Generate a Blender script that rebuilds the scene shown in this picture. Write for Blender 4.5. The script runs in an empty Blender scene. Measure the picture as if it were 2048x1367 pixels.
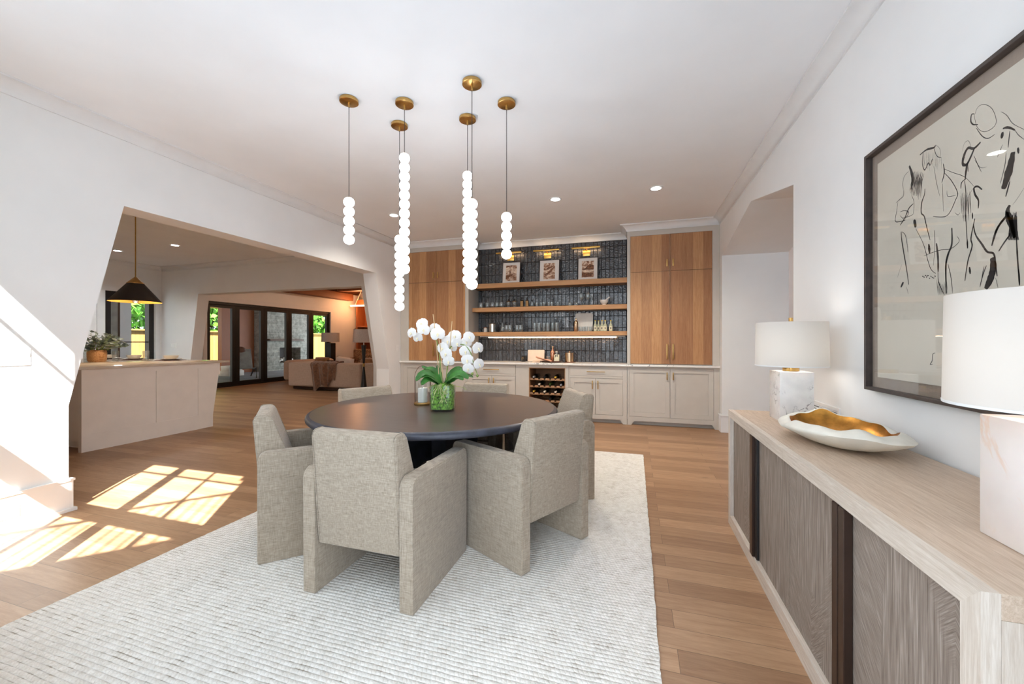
import bpy, bmesh, math, random
from math import sin, cos, pi, radians, sqrt, atan2
from mathutils import Vector, Matrix
random.seed(11)
SC = bpy.context.scene
COL = SC.collection

# ------------------------------------------------------------------ materials
def lin(c, a=1.0):
    out = []
    for v in c:
        v /= 255.0
        out.append(v / 12.92 if v <= 0.04045 else ((v + 0.055) / 1.055) ** 2.4)
    return (out[0], out[1], out[2], a)

class Mat:
    def __init__(s, name):
        s.m = bpy.data.materials.new(name)
        s.m.use_nodes = True
        s.t = s.m.node_tree
        s.b = next(n for n in s.t.nodes if n.type == 'BSDF_PRINCIPLED')
        s.out = next(n for n in s.t.nodes if n.type == 'OUTPUT_MATERIAL')
    def n(s, kind, **kw):
        nd = s.t.nodes.new(kind)
        for k, v in kw.items():
            if k.startswith('i_'):
                s.set(nd.inputs[k[2:].replace('__', ' ')], v)
            elif k.startswith('n_'):
                s.set(nd.inputs[int(k[2:])], v)
            else:
                setattr(nd, k, v)
        return nd
    def set(s, sock, v):
        if isinstance(v, bpy.types.NodeSocket):
            s.t.links.new(v, sock)
        else:
            sock.default_value = v
    def P(s, **kw):
        for k, v in kw.items():
            s.set(s.b.inputs[k.replace('_', ' ')], v)
    def coord(s):
        return s.n('ShaderNodeTexCoord').outputs['Object']
    def axes(s, order, scale=(1, 1, 1), src=None):
        sep = s.n('ShaderNodeSeparateXYZ', n_0=src or s.coord())
        cmb = s.n('ShaderNodeCombineXYZ')
        for i, a in enumerate(order):
            m = s.n('ShaderNodeMath', operation='MULTIPLY', n_0=sep.outputs['XYZ'.index(a)], n_1=scale[i])
            s.set(cmb.inputs[i], m.outputs[0])
        return cmb.outputs[0]
    def noise(s, vec, scale, detail=3, rough=0.55, dist=0.0):
        n = s.n('ShaderNodeTexNoise')
        s.set(n.inputs['Vector'], vec); s.set(n.inputs['Scale'], scale)
        s.set(n.inputs['Detail'], detail); s.set(n.inputs['Roughness'], rough); s.set(n.inputs['Distortion'], dist)
        return n.outputs['Fac'] if 'Fac' in n.outputs else n.outputs[0]
    def ramp(s, fac, stops):
        r = s.n('ShaderNodeValToRGB', n_0=fac)
        e = r.color_ramp.elements
        while len(e) < len(stops): e.new(0.5)
        for el, (p, c) in zip(e, stops):
            el.position = p; el.color = c if len(c) == 4 else lin(c)
        return r.outputs[0]
    def mix(s, fac, a, b, mode='MIX'):
        m = s.n('ShaderNodeMix', data_type='RGBA', blend_type=mode)
        s.set(m.inputs[0], fac); s.set(m.inputs[6], a); s.set(m.inputs[7], b)
        return m.outputs[2]
    def bump(s, h, strength=0.3, dist=0.005):
        b = s.n('ShaderNodeBump')
        s.set(b.inputs['Height'], h); b.inputs['Strength'].default_value = strength
        b.inputs['Distance'].default_value = dist
        s.set(s.b.inputs['Normal'], b.outputs[0])

def plain(name, rgb, rough=0.5, metal=0.0, var=0.06, vscale=6.0, bump=0.0, bscale=60.0, bdist=0.003, spec=0.5, coat=0.0, sheen=0.0):
    M = Mat(name)
    v = M.coord()
    if var:
        f = M.noise(v, vscale, 3)
        a = lin([max(0, x * (1 - var)) for x in rgb]); b = lin([min(255, x * (1 + var)) for x in rgb])
        M.P(Base_Color=M.ramp(f, [(0.3, a), (0.7, b)]))
    else:
        M.P(Base_Color=lin(rgb))
    M.P(Roughness=rough, Metallic=metal)
    M.b.inputs['Specular IOR Level'].default_value = spec
    M.b.inputs['Coat Weight'].default_value = coat
    M.b.inputs['Sheen Weight'].default_value = sheen
    if bump: M.bump(M.noise(v, bscale, 4), bump, bdist)
    return M.m

def emit(name, rgb, strength):
    M = Mat(name)
    M.P(Base_Color=lin(rgb), Roughness=0.4)
    M.b.inputs['Emission Color'].default_value = lin(rgb)
    M.b.inputs['Emission Strength'].default_value = strength
    return M.m

def glassy(name, rgb=(255, 255, 255), rough=0.0, ior=1.45):
    M = Mat(name)
    M.P(Base_Color=lin(rgb), Roughness=rough, IOR=ior)
    M.b.inputs['Transmission Weight'].default_value = 1.0
    return M.m

def pane(name, tint=(250, 252, 251), refl=1.0, haze=0.0):
    M = Mat(name)
    tr = M.n('ShaderNodeBsdfTransparent'); tr.inputs[0].default_value = lin(tint)
    gl = M.n('ShaderNodeBsdfGlossy'); gl.inputs['Roughness'].default_value = 0.02
    ge = M.n('ShaderNodeNewGeometry')
    dt = M.n('ShaderNodeVectorMath', operation='DOT_PRODUCT', n_0=ge.outputs['Normal'], n_1=ge.outputs['Incoming'])
    ab = M.n('ShaderNodeMath', operation='ABSOLUTE', n_0=dt.outputs['Value'])
    iv = M.n('ShaderNodeMath', operation='SUBTRACT', use_clamp=True, n_0=1.0, n_1=ab.outputs[0])
    pw = M.n('ShaderNodeMath', operation='POWER', n_0=iv.outputs[0], n_1=5.0)
    mu = M.n('ShaderNodeMath', operation='MULTIPLY_ADD', n_0=pw.outputs[0], n_1=0.9 * refl, n_2=0.045 * refl)
    mx = M.n('ShaderNodeMixShader')
    M.set(mx.inputs[0], mu.outputs[0]); M.set(mx.inputs[1], tr.outputs[0]); M.set(mx.inputs[2], gl.outputs[0])
    res = mx.outputs[0]
    if haze:
        df = M.n('ShaderNodeBsdfDiffuse'); mz = M.n('ShaderNodeMixShader', n_0=haze); M.set(mz.inputs[1], res); M.set(mz.inputs[2], df.outputs[0]); res = mz.outputs[0]
    M.t.links.new(res, M.out.inputs[0])
    return M.m

def wood(name, dark, light, grain, along='X', across='Y', third='Z', pw=0.13, pl=1.6, gscale=1.0, rough=0.45, bump=0.15, gap=0.0015, gmix=0.45, gapc=None, spec=0.5, knots=False, smear=14.0):
    M = Mat(name)
    v = M.axes(along + across + third)
    br = M.n('ShaderNodeTexBrick')
    br.offset = 0.37; br.offset_frequency = 2; br.squash = 1.0
    M.set(br.inputs['Vector'], v)
    br.inputs['Color1'].default_value = lin(dark); br.inputs['Color2'].default_value = lin(light)
    gc = gapc or [x * 0.72 for x in dark]
    br.inputs['Mortar'].default_value = lin(gc)
    br.inputs['Scale'].default_value = 1.0
    br.inputs['Mortar Size'].default_value = gap
    br.inputs['Mortar Smooth'].default_value = 0.2
    br.inputs['Brick Width'].default_value = pl; br.inputs['Row Height'].default_value = pw
    br.inputs['Bias'].default_value = 0.0
    # shift the grain from plank to plank
    sep = M.n('ShaderNodeSeparateColor'); M.set(sep.inputs[0], br.outputs['Color'])
    sh = M.n('ShaderNodeMath', operation='MULTIPLY', n_0=sep.outputs[0], n_1=37.0)
    cmb = M.n('ShaderNodeCombineXYZ', n_2=sh.outputs[0])
    v2 = M.n('ShaderNodeVectorMath', operation='ADD', n_0=M.axes(along + across + third, (1.0, smear, smear)), n_1=cmb.outputs[0]).outputs[0]
    g1 = M.noise(v2, 3.0 * gscale, 5, 0.6, 0.6)
    g2 = M.noise(v2, 14.0 * gscale, 3, 0.6, 0.2)
    gm = M.n('ShaderNodeMath', operation='ADD', n_0=g1, n_1=M.n('ShaderNodeMath', operation='MULTIPLY', n_0=g2, n_1=0.5).outputs[0]).outputs[0]
    gr = M.ramp(gm, [(0.5, lin(grain)), (0.95, (1, 1, 1, 1))])
    c = M.mix(gmix, br.outputs['Color'], gr, 'MULTIPLY')
    if knots:
        vo = M.n('ShaderNodeTexVoronoi'); M.set(vo.inputs['Vector'], M.axes(along + across + third, (1.0, 1.7, 1))); vo.inputs['Scale'].default_value = 1.15
        kn = M.ramp(vo.outputs['Distance'], [(0.0, (1, 1, 1, 1)), (0.05, (0, 0, 0, 1))])
        c = M.mix(kn, c, lin([x * 0.55 for x in dark]))
    M.P(Base_Color=c, Roughness=rough)
    M.b.inputs['Specular IOR Level'].default_value = spec
    if bump:
        hb = M.n('ShaderNodeMath', operation='SUBTRACT', n_0=gm, n_1=br.outputs['Fac']).outputs[0]
        M.bump(hb, bump, 0.002)
    return M.m

MT = {}
def mats():
    m = MT
    m['wall'] = plain('wall_paint', (237, 237, 236), 0.75, var=0.01, vscale=2, bump=0.04, bscale=220, bdist=0.001, spec=0.3)
    m['ceil'] = plain('ceiling_paint', (243, 245, 247), 0.85, var=0.008, vscale=2, bump=0.03, bscale=220, bdist=0.001, spec=0.2)
    m['trim'] = plain('trim_paint', (233, 234, 234), 0.45, var=0.01, spec=0.4)
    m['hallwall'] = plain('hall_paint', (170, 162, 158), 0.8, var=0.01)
    m['floor'] = wood('oak_floor', (150, 115, 85), (182, 147, 114), (182, 152, 124), 'X', 'Y', 'Z', 0.127, 1.5, 1.2, 0.42, 0.12, 0.0012, 0.55, knots=True, smear=11)
    m['oak'] = wood('oak_cabinet', (164, 117, 79), (204, 158, 110), (190, 152, 118), 'Z', 'X', 'Y', 0.142, 4.0, 1.1, 0.5, 0.1, 0.0007, 0.6, smear=16)
    m['oakshelf'] = wood('oak_shelf', (196, 148, 98), (208, 162, 112), (205, 165, 122), 'X', 'Z', 'Y', 0.3, 6.0, 1.0, 0.5, 0.1, 0.0005, 0.5)
    m['rackwood'] = wood('rack_wood', (170, 132, 98), (190, 150, 112), (190, 152, 118), 'X', 'Z', 'Y', 0.4, 6.0, 1.0, 0.6, 0.1, 0.0005, 0.5)
    m['limed'] = wood('limed_wood_top', (206, 186, 166), (216, 198, 178), (186, 164, 142), 'Y', 'X', 'Z', 0.5, 6.0, 2.6, 0.55, 0.25, 0.0004, 0.6, smear=18)
    m['limedz'] = wood('limed_wood_stile', (216, 205, 192), (226, 217, 206), (196, 182, 166), 'Z', 'Y', 'X', 0.5, 6.0, 2.4, 0.55, 0.25, 0.0004, 0.6, smear=18)
    m['limede'] = wood('limed_wood_end', (216, 205, 192), (226, 217, 206), (196, 182, 166), 'Z', 'X', 'Y', 0.5, 6.0, 2.4, 0.55, 0.25, 0.0004, 0.6, smear=18)
    m['limedv'] = wood('limed_wood_edge', (216, 205, 192), (226, 217, 206), (196, 182, 166), 'Y', 'Z', 'X', 0.5, 6.0, 2.4, 0.55, 0.25, 0.0004, 0.6, smear=18)
    m['cream'] = plain('cabinet_paint', (196, 190, 181), 0.42, var=0.012, spec=0.45)
    m['island'] = plain('island_paint', (238, 230, 222), 0.45, var=0.012, spec=0.45)
    # quartz with a few near-black veins
    M = Mat('quartz'); v = M.coord()
    f = M.noise(v, 2.2, 6, 0.6, 1.2)
    vein = M.ramp(f, [(0.487, (0, 0, 0, 1)), (0.5, (1, 1, 1, 1)), (0.513, (0, 0, 0, 1))])
    msk = M.ramp(M.noise(v, 0.9, 2), [(0.56, (0, 0, 0, 1)), (0.62, (1, 1, 1, 1))])
    M.P(Base_Color=M.mix(M.mix(1.0, vein, msk, 'MULTIPLY'), lin((236, 233, 228)), lin((60, 58, 58))), Roughness=0.18); m['quartz'] = M.m
    M = Mat('island_stone'); v = M.coord()
    f = M.noise(v, 1.5, 5, 0.6, 0.8)
    M.P(Base_Color=M.ramp(f, [(0.35, (205, 188, 168)), (0.65, (232, 222, 208))]), Roughness=0.12); m['islandtop'] = M.m
    # rug: rows of chunky felted loops, gap shade put into a jute-toned colour
    M = Mat('rug_wool'); v = M.coord()
    def mt(op, *a):
        return M.n('ShaderNodeMath', operation=op, **{'n_%d' % i: x for i, x in enumerate(a)}).outputs[0]
    wob = mt('MULTIPLY', M.noise(M.axes('XYZ', (1, 0.5, 1), v), 5.0, 2), 0.012)
    sp = M.n('ShaderNodeSeparateXYZ', n_0=v)
    ry = mt('DIVIDE', mt('ADD', sp.outputs[1], wob), 0.021)
    rx = mt('ADD', mt('DIVIDE', sp.outputs[0], 0.019), mt('MULTIPLY', ry, 0.5))
    hy = mt('POWER', mt('ABSOLUTE', mt('SINE', mt('MULTIPLY', ry, pi))), 0.55)
    hx = mt('POWER', mt('ABSOLUTE', mt('SINE', mt('MULTIPLY', rx, pi))), 0.6)
    tw = M.noise(v, 210, 3)
    big = M.noise(v, 38, 3)
    hh = mt('MULTIPLY', hy, mt('ADD', mt('MULTIPLY', hx, 0.45), 0.55))
    deep = mt('MULTIPLY', mt('SUBTRACT', 1.0, hh, ), M.ramp(M.noise(v, 13, 3), [(0.45, (0.25, 0.25, 0.25, 1)), (0.66, (1, 1, 1, 1))]))
    pit_shade = M.ramp(deep, [(0.35, (0, 0, 0, 1)), (0.85, (1, 1, 1, 1))])
    fib = M.ramp(mt('ADD', mt('MULTIPLY', tw, 0.5), mt('MULTIPLY', big, 0.5)), [(0.35, (214, 208, 198)), (0.62, (240, 237, 231))])
    M.P(Base_Color=M.mix(pit_shade, fib, lin((150, 134, 114))), Roughness=0.95)
    M.b.inputs['Sheen Weight'].default_value = 0.2; M.b.inputs['Specular IOR Level'].default_value = 0.1
    M.bump(mt('ADD', hh, mt('ADD', mt('MULTIPLY', tw, 0.18), mt('MULTIPLY', big, 0.35))), 0.75, 0.006); m['rug'] = M.m
    # linen
    def linen(name, a, b, sc=1.0, bumpd=0.0012):
        M = Mat(name); v = M.coord()
        w1 = M.noise(M.axes('XYZ', (520 * sc, 520 * sc, 22 * sc), v), 1.0, 2, 0.6)
        w2 = M.noise(M.axes('XYZ', (24 * sc, 24 * sc, 560 * sc), v), 1.0, 2, 0.6)
        ad = M.n('ShaderNodeMath', operation='ADD', n_0=w1, n_1=w2).outputs[0]
        hf = M.n('ShaderNodeMath', operation='MULTIPLY', n_0=ad, n_1=0.5).outputs[0]
        M.P(Base_Color=M.ramp(hf, [(0.34, a), (0.66, b)]), Roughness=0.92)
        M.b.inputs['Sheen Weight'].default_value = 0.2; M.b.inputs['Specular IOR Level'].default_value = 0.15
        M.bump(hf, 0.5, bumpd); return M.m
    m['linen'] = linen('chair_linen', (132, 119, 103), (190, 176, 158))
    m['sofa'] = linen('sofa_fabric', (176, 150, 130), (206, 182, 162), 0.5)
    m['shade'] = None
    m['tablewood'] = wood('charcoal_wood', (84, 72, 69), (92, 80, 76), (170, 160, 156), 'X', 'Y', 'Z', 0.6, 6.0, 1.6, 0.3, 0.05, 0.0003, 0.5, spec=0.45)
    m['tableedge'] = plain('charcoal_edge', (52, 54, 64), 0.42, var=0.2, vscale=12, bump=0.2, bscale=40)
    m['brass'] = plain('brushed_brass', (196, 158, 96), 0.28, 1.0, var=0.04, vscale=40)
    m['oldbrass'] = plain('aged_brass', (176, 142, 88), 0.36, 1.0, var=0.06, vscale=30)
    m['brasslit'] = plain('lit_brass', (226, 180, 96), 0.3, 1.0, var=0.03)  # brass copy made lighter, the lit look put into its colour
    m['gold'] = plain('gold_leaf', (186, 132, 62), 0.34, 1.0, var=0.22, vscale=14, bump=0.35, bscale=28, bdist=0.004)
    m['steel'] = plain('polished_steel', (206, 204, 200), 0.16, 1.0, var=0.02)
    m['champagne'] = plain('champagne_metal', (214, 184, 152), 0.18, 1.0, var=0.03)
    m['copper'] = plain('copper', (206, 150, 120), 0.25, 1.0, var=0.03)
    m['black'] = plain('black_metal', (24, 22, 22), 0.45, 0.0, var=0.08)
    m['cord'] = plain('black_cord', (38, 36, 36), 0.7, var=0)
    m['bronze'] = plain('dark_bronze', (66, 50, 42), 0.35, 0.6, var=0.05)
    m['framewood'] = plain('dark_frame', (70, 60, 56), 0.45, var=0.12, vscale=20)
    m['liner'] = linen('frame_liner', (152, 136, 124), (168, 152, 140), 0.8)
    m['paper'] = plain('art_paper', (226, 219, 207), 0.9, var=0.015, vscale=3)
    m['matboard'] = plain('mat_board', (240, 234, 226), 0.9, var=0.01)
    m['ink'] = plain('black_ink', (42, 37, 38), 0.8, var=0.15, vscale=40)
    m['pane'] = pane('window_glass')
    m['artglass'] = pane('picture_glass', (252, 252, 251), 0.9)
    m['glass'] = pane('clear_glass', (244, 247, 247), 2.0, 0.07)
    m['lanternglass'] = pane('lantern_glass', (250, 251, 251), 1.2)
    m['potglass'] = pane('vase_glass', (240, 248, 240), 1.4, 0.02)
    m['amber'] = plain('amber_glass', (58, 32, 14), 0.12, var=0.05, coat=0.5)
    m['bottleglass'] = plain('dark_bottle', (22, 20, 20), 0.12, var=0.05, coat=0.5)
    m['greenglass'] = plain('green_bottle', (62, 84, 40), 0.15, var=0.1, coat=0.5)
    m['capsilver'] = plain('silver_foil', (206, 206, 212), 0.3, 0.7, var=0)
    m['capgold'] = plain('gold_foil', (222, 186, 70), 0.35, 0.5, var=0)
    m['capwhite'] = plain('cream_foil', (236, 222, 204), 0.5, var=0)
    m['label'] = plain('paper_label', (232, 226, 196), 0.8, var=0.04)
    m['kraft'] = plain('kraft_label', (176, 140, 92), 0.8, var=0.04)
    m['tonic'] = plain('tonic_glass', (196, 196, 164), 0.15, var=0.05, coat=0.4)
    m['white'] = plain('white_ceramic', (232, 228, 220), 0.35, var=0.02)
    m['plaster'] = plain('white_resin', (228, 224, 212), 0.6, var=0.05, vscale=7, bump=0.4, bscale=16, bdist=0.006)
    m['plastic'] = plain('switch_plastic', (240, 240, 238), 0.35, var=0)
    m['slot'] = plain('dark_slot', (120, 118, 118), 0.6, var=0)
    m['candle'] = plain('candle_wax', (244, 240, 230), 0.55, var=0.02)
    m['leather'] = plain('brown_leather', (92, 56, 40), 0.5, var=0.12, vscale=30)
    m['petal'] = plain('orchid_petal', (232, 228, 224), 0.6, var=0.02, sheen=0.2)
    m['lip'] = plain('orchid_lip', (238, 226, 190), 0.6, var=0.05)
    m['stem'] = plain('flower_stem', (124, 146, 70), 0.55, var=0.12, vscale=30)
    m['stake'] = plain('bamboo_stake', (206, 176, 132), 0.6, var=0.08)
    m['oleaf'] = plain('orchid_leaf', (52, 104, 40), 0.38, var=0.3, vscale=9)
    m['moss'] = plain('moss', (108, 146, 58), 0.95, var=0.5, vscale=70, bump=1.0, bscale=130, bdist=0.012)
    m['root'] = plain('orchid_root', (176, 186, 122), 0.7, var=0.15, vscale=50)
    m['grayleaf'] = plain('dusty_leaf', (124, 134, 124), 0.8, var=0.25, vscale=14)
    m['basket'] = None
    M = Mat('rattan'); v = M.coord()
    br = M.n('ShaderNodeTexBrick'); M.set(br.inputs['Vector'], M.axes('XZY', (1, 1, 1), v)); br.inputs['Scale'].default_value = 1
    br.inputs['Brick Width'].default_value = 0.02; br.inputs['Row Height'].default_value = 0.011; br.inputs['Mortar Size'].default_value = 0.002
    br.inputs['Color1'].default_value = lin((206, 160, 112)); br.inputs['Color2'].default_value = lin((188, 142, 96)); br.inputs['Mortar'].default_value = lin((150, 106, 66))
    M.P(Base_Color=br.outputs['Color'], Roughness=0.7); M.bump(br.outputs['Fac'], -0.6, 0.003); m['rattan'] = M.m
    # stones
    def stone(name, base, veinc, sc, dist, lo, hi):
        M = Mat(name); v = M.coord()
        f = M.noise(v, sc, 6, 0.62, dist)
        w = M.ramp(f, [(lo, (0, 0, 0, 1)), ((lo + hi) / 2, (1, 1, 1, 1)), (hi, (0, 0, 0, 1))])
        k = M.ramp(M.noise(v, sc * 0.7, 3), [(0.44, (0, 0, 0, 1)), (0.56, (1, 1, 1, 1))])
        cl = M.ramp(M.noise(v, sc * 1.6, 4), [(0.35, lin([x * 0.95 for x in base])), (0.65, lin(base))])
        M.P(Base_Color=M.mix(M.mix(1, w, k, 'MULTIPLY'), cl, lin(veinc)), Roughness=0.25)
        M.b.inputs['Subsurface Weight'].default_value = 0.08
        return M.m
    m['marble'] = stone('white_marble', (238, 234, 230), (96, 84, 80), 7.5, 1.6, 0.462, 0.5)
    m['alabaster'] = stone('pale_alabaster', (238, 229, 224), (228, 190, 160), 3.0, 1.2, 0.46, 0.52)
    m['boardstone'] = plain('pale_stone_board', (232, 226, 216), 0.5, var=0.04)
    m['boardwood'] = plain('pale_wood_board', (226, 208, 188), 0.6, var=0.04)
    m['napkin'] = plain('peach_linen', (226, 172, 140), 0.9, var=0.05)
    m['tray'] = plain('dark_tray', (92, 60, 50), 0.35, var=0.1)
    # glazed tile
    M = Mat('glazed_tile'); v = M.coord()
    M.P(Base_Color=M.ramp(M.noise(v, 4, 3), [(0.3, (34, 34, 38)), (0.7, (52, 52, 57))]), Roughness=0.1, IOR=1.7)
    M.bump(M.noise(v, 42, 2, 0.5, 0.3), 0.9, 0.011); M.b.inputs['Coat Weight'].default_value = 0.4; m['tile'] = M.m
    m['grout'] = plain('dark_grout', (70, 66, 64), 0.9, var=0.03)
    # sideboard doors: chevron of wire-brushed grain
    M = Mat('brushed_chevron'); v = M.coord()
    sp = M.n('ShaderNodeSeparateXYZ', n_0=v)
    pg = M.n('ShaderNodeMath', operation='PINGPONG', n_0=sp.outputs[1], n_1=0.24).outputs[0]
    s1 = M.n('ShaderNodeMath', operation='MULTIPLY', n_0=pg, n_1=1.0).outputs[0]
    za = M.n('ShaderNodeMath', operation='ADD', n_0=sp.outputs[2], n_1=s1).outputs[0]
    zs = M.n('ShaderNodeMath', operation='SUBTRACT', n_0=sp.outputs[2], n_1=s1).outputs[0]
    cv = M.n('ShaderNodeCombineXYZ', n_0=M.n('ShaderNodeMath', operation='MULTIPLY', n_0=za, n_1=210).outputs[0], n_1=M.n('ShaderNodeMath', operation='MULTIPLY', n_0=zs, n_1=9).outputs[0]).outputs[0]
    g = M.noise(cv, 1.0, 4, 0.65, 0.4)
    gv = M.noise(M.axes('XYZ', (150, 150, 6), v), 1.0, 4, 0.6)
    sel = M.ramp(M.noise(M.axes('YXZ', (1, 1, 0.3), v), 5.2, 1), [(0.46, (0, 0, 0, 1)), (0.5, (1, 1, 1, 1))])
    gg = M.mix(sel, g, gv)
    M.P(Base_Color=M.ramp(gg, [(0.3, (108, 95, 85)), (0.55, (146, 133, 122)), (0.78, (186, 175, 165))]), Roughness=0.7)
    M.bump(gg, 0.5, 0.002); m['chevron'] = M.m
    # exterior
    m['greenleaf'] = plain('tree_leaf', (76, 128, 34), 0.6, var=0.45, vscale=2)
    m['bark'] = plain('bark', (92, 72, 56), 0.9, var=0.2)
    m['fence'] = wood('fence_board', (152, 116, 58), (170, 134, 74), (200, 168, 112), 'Z', 'Y', 'X', 0.14, 5.0, 1.0, 0.8, 0.2, 0.004, 0.5)
    m['postbrown'] = plain('dark_brown_timber', (62, 46, 38), 0.7, var=0.1)
    m['patio'] = plain('patio_stone', (128, 134, 140), 0.8, var=0.1, vscale=2)
    m['terrace'] = plain('terrace_stone', (112, 120, 130), 0.85, var=0.05, vscale=2)
    m['lawn'] = plain('lawn', (92, 122, 56), 0.95, var=0.3, vscale=5)
    M = Mat('fireplace_stone'); v = M.coord()
    br = M.n('ShaderNodeTexBrick'); M.set(br.inputs['Vector'], M.axes('YZX', (1, 1, 1), v)); br.inputs['Scale'].default_value = 1
    br.inputs['Brick Width'].default_value = 0.42; br.inputs['Row Height'].default_value = 0.2; br.inputs['Mortar Size'].default_value = 0.014
    br.inputs['Color1'].default_value = lin((104, 106, 98)); br.inputs['Color2'].default_value = lin((158, 156, 146)); br.inputs['Mortar'].default_value = lin((164, 162, 152))
    M.P(Base_Color=M.mix(0.5, br.outputs['Color'], M.ramp(M.noise(v, 7, 5, 0.7), [(0.35, (84, 84, 76)), (0.65, (190, 188, 178))])), Roughness=0.9)
    M.bump(M.noise(v, 9, 4), 0.5, 0.03); m['stonewall'] = M.m
    m['beamwood'] = wood('beam_wood', (122, 74, 46), (140, 88, 56), (180, 140, 110), 'Y', 'X', 'Z', 0.2, 6.0, 1.0, 0.6, 0.1, 0.002, 0.5)
    m['casewood'] = wood('bookcase_wood', (158, 92, 52), (176, 108, 64), (190, 140, 104), 'Z', 'X', 'Y', 0.4, 6.0, 1.0, 0.5, 0.1, 0.0005, 0.5)
    m['fur'] = plain('brown_fur', (124, 88, 64), 1.0, var=0.16, vscale=22, bump=0.9, bscale=90, bdist=0.012, sheen=0.4)
    m['pillowbrown'] = plain('brown_velvet', (142, 98, 58), 0.8, var=0.2, vscale=12, sheen=0.4)
    m['pillowwhite'] = plain('white_cotton', (226, 208, 192), 0.9, var=0.05)
    m['pattern'] = plain('speckled_fabric', (120, 88, 60), 0.9, var=0.6, vscale=34)
    m['greyfab'] = plain('grey_cushion', (150, 156, 156), 0.9, var=0.1)
    m['globe'] = emit('opal_globe', (250, 252, 255), 5.0)
    m['bulb'] = emit('lamp_bulb', (255, 250, 244), 1.0)
    m['down'] = emit('downlight_lens', (255, 254, 250), 14.0)
    m['led'] = emit('led_strip', (255, 214, 170), 9.0)
    m['warmbar'] = emit('warm_light_bar', (255, 190, 120), 12.0)
    # lamp shade: fabric that lets the bulb glow through
    M = Mat('lamp_shade_linen')
    df = M.n('ShaderNodeBsdfDiffuse'); df.inputs[0].default_value = lin((226, 223, 219))
    tl = M.n('ShaderNodeBsdfTranslucent'); tl.inputs[0].default_value = lin((232, 228, 222))
    mx = M.n('ShaderNodeMixShader', n_0=0.45); M.set(mx.inputs[1], df.outputs[0]); M.set(mx.inputs[2], tl.outputs[0])
    bp = M.n('ShaderNodeBump', i_Height=M.noise(M.axes('XYZ', (300, 300, 300)), 1.0, 2)); bp.inputs['Strength'].default_value = 0.1
    M.set(df.inputs['Normal'], bp.outputs[0])
    M.t.links.new(mx.outputs[0], M.out.inputs[0]); m['shade'] = M.m
    m['shadegrey'] = plain('grey_shade', (196, 184, 176), 0.9, var=0.03, vscale=40)
    m['coneblack'] = plain('black_cone', (34, 30, 29), 0.5, var=0.06)
    m['coneinside'] = plain('gilded_inside', (226, 172, 84), 0.4, 0.6, var=0.04)
    m['sepia'] = None
mats()
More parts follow.
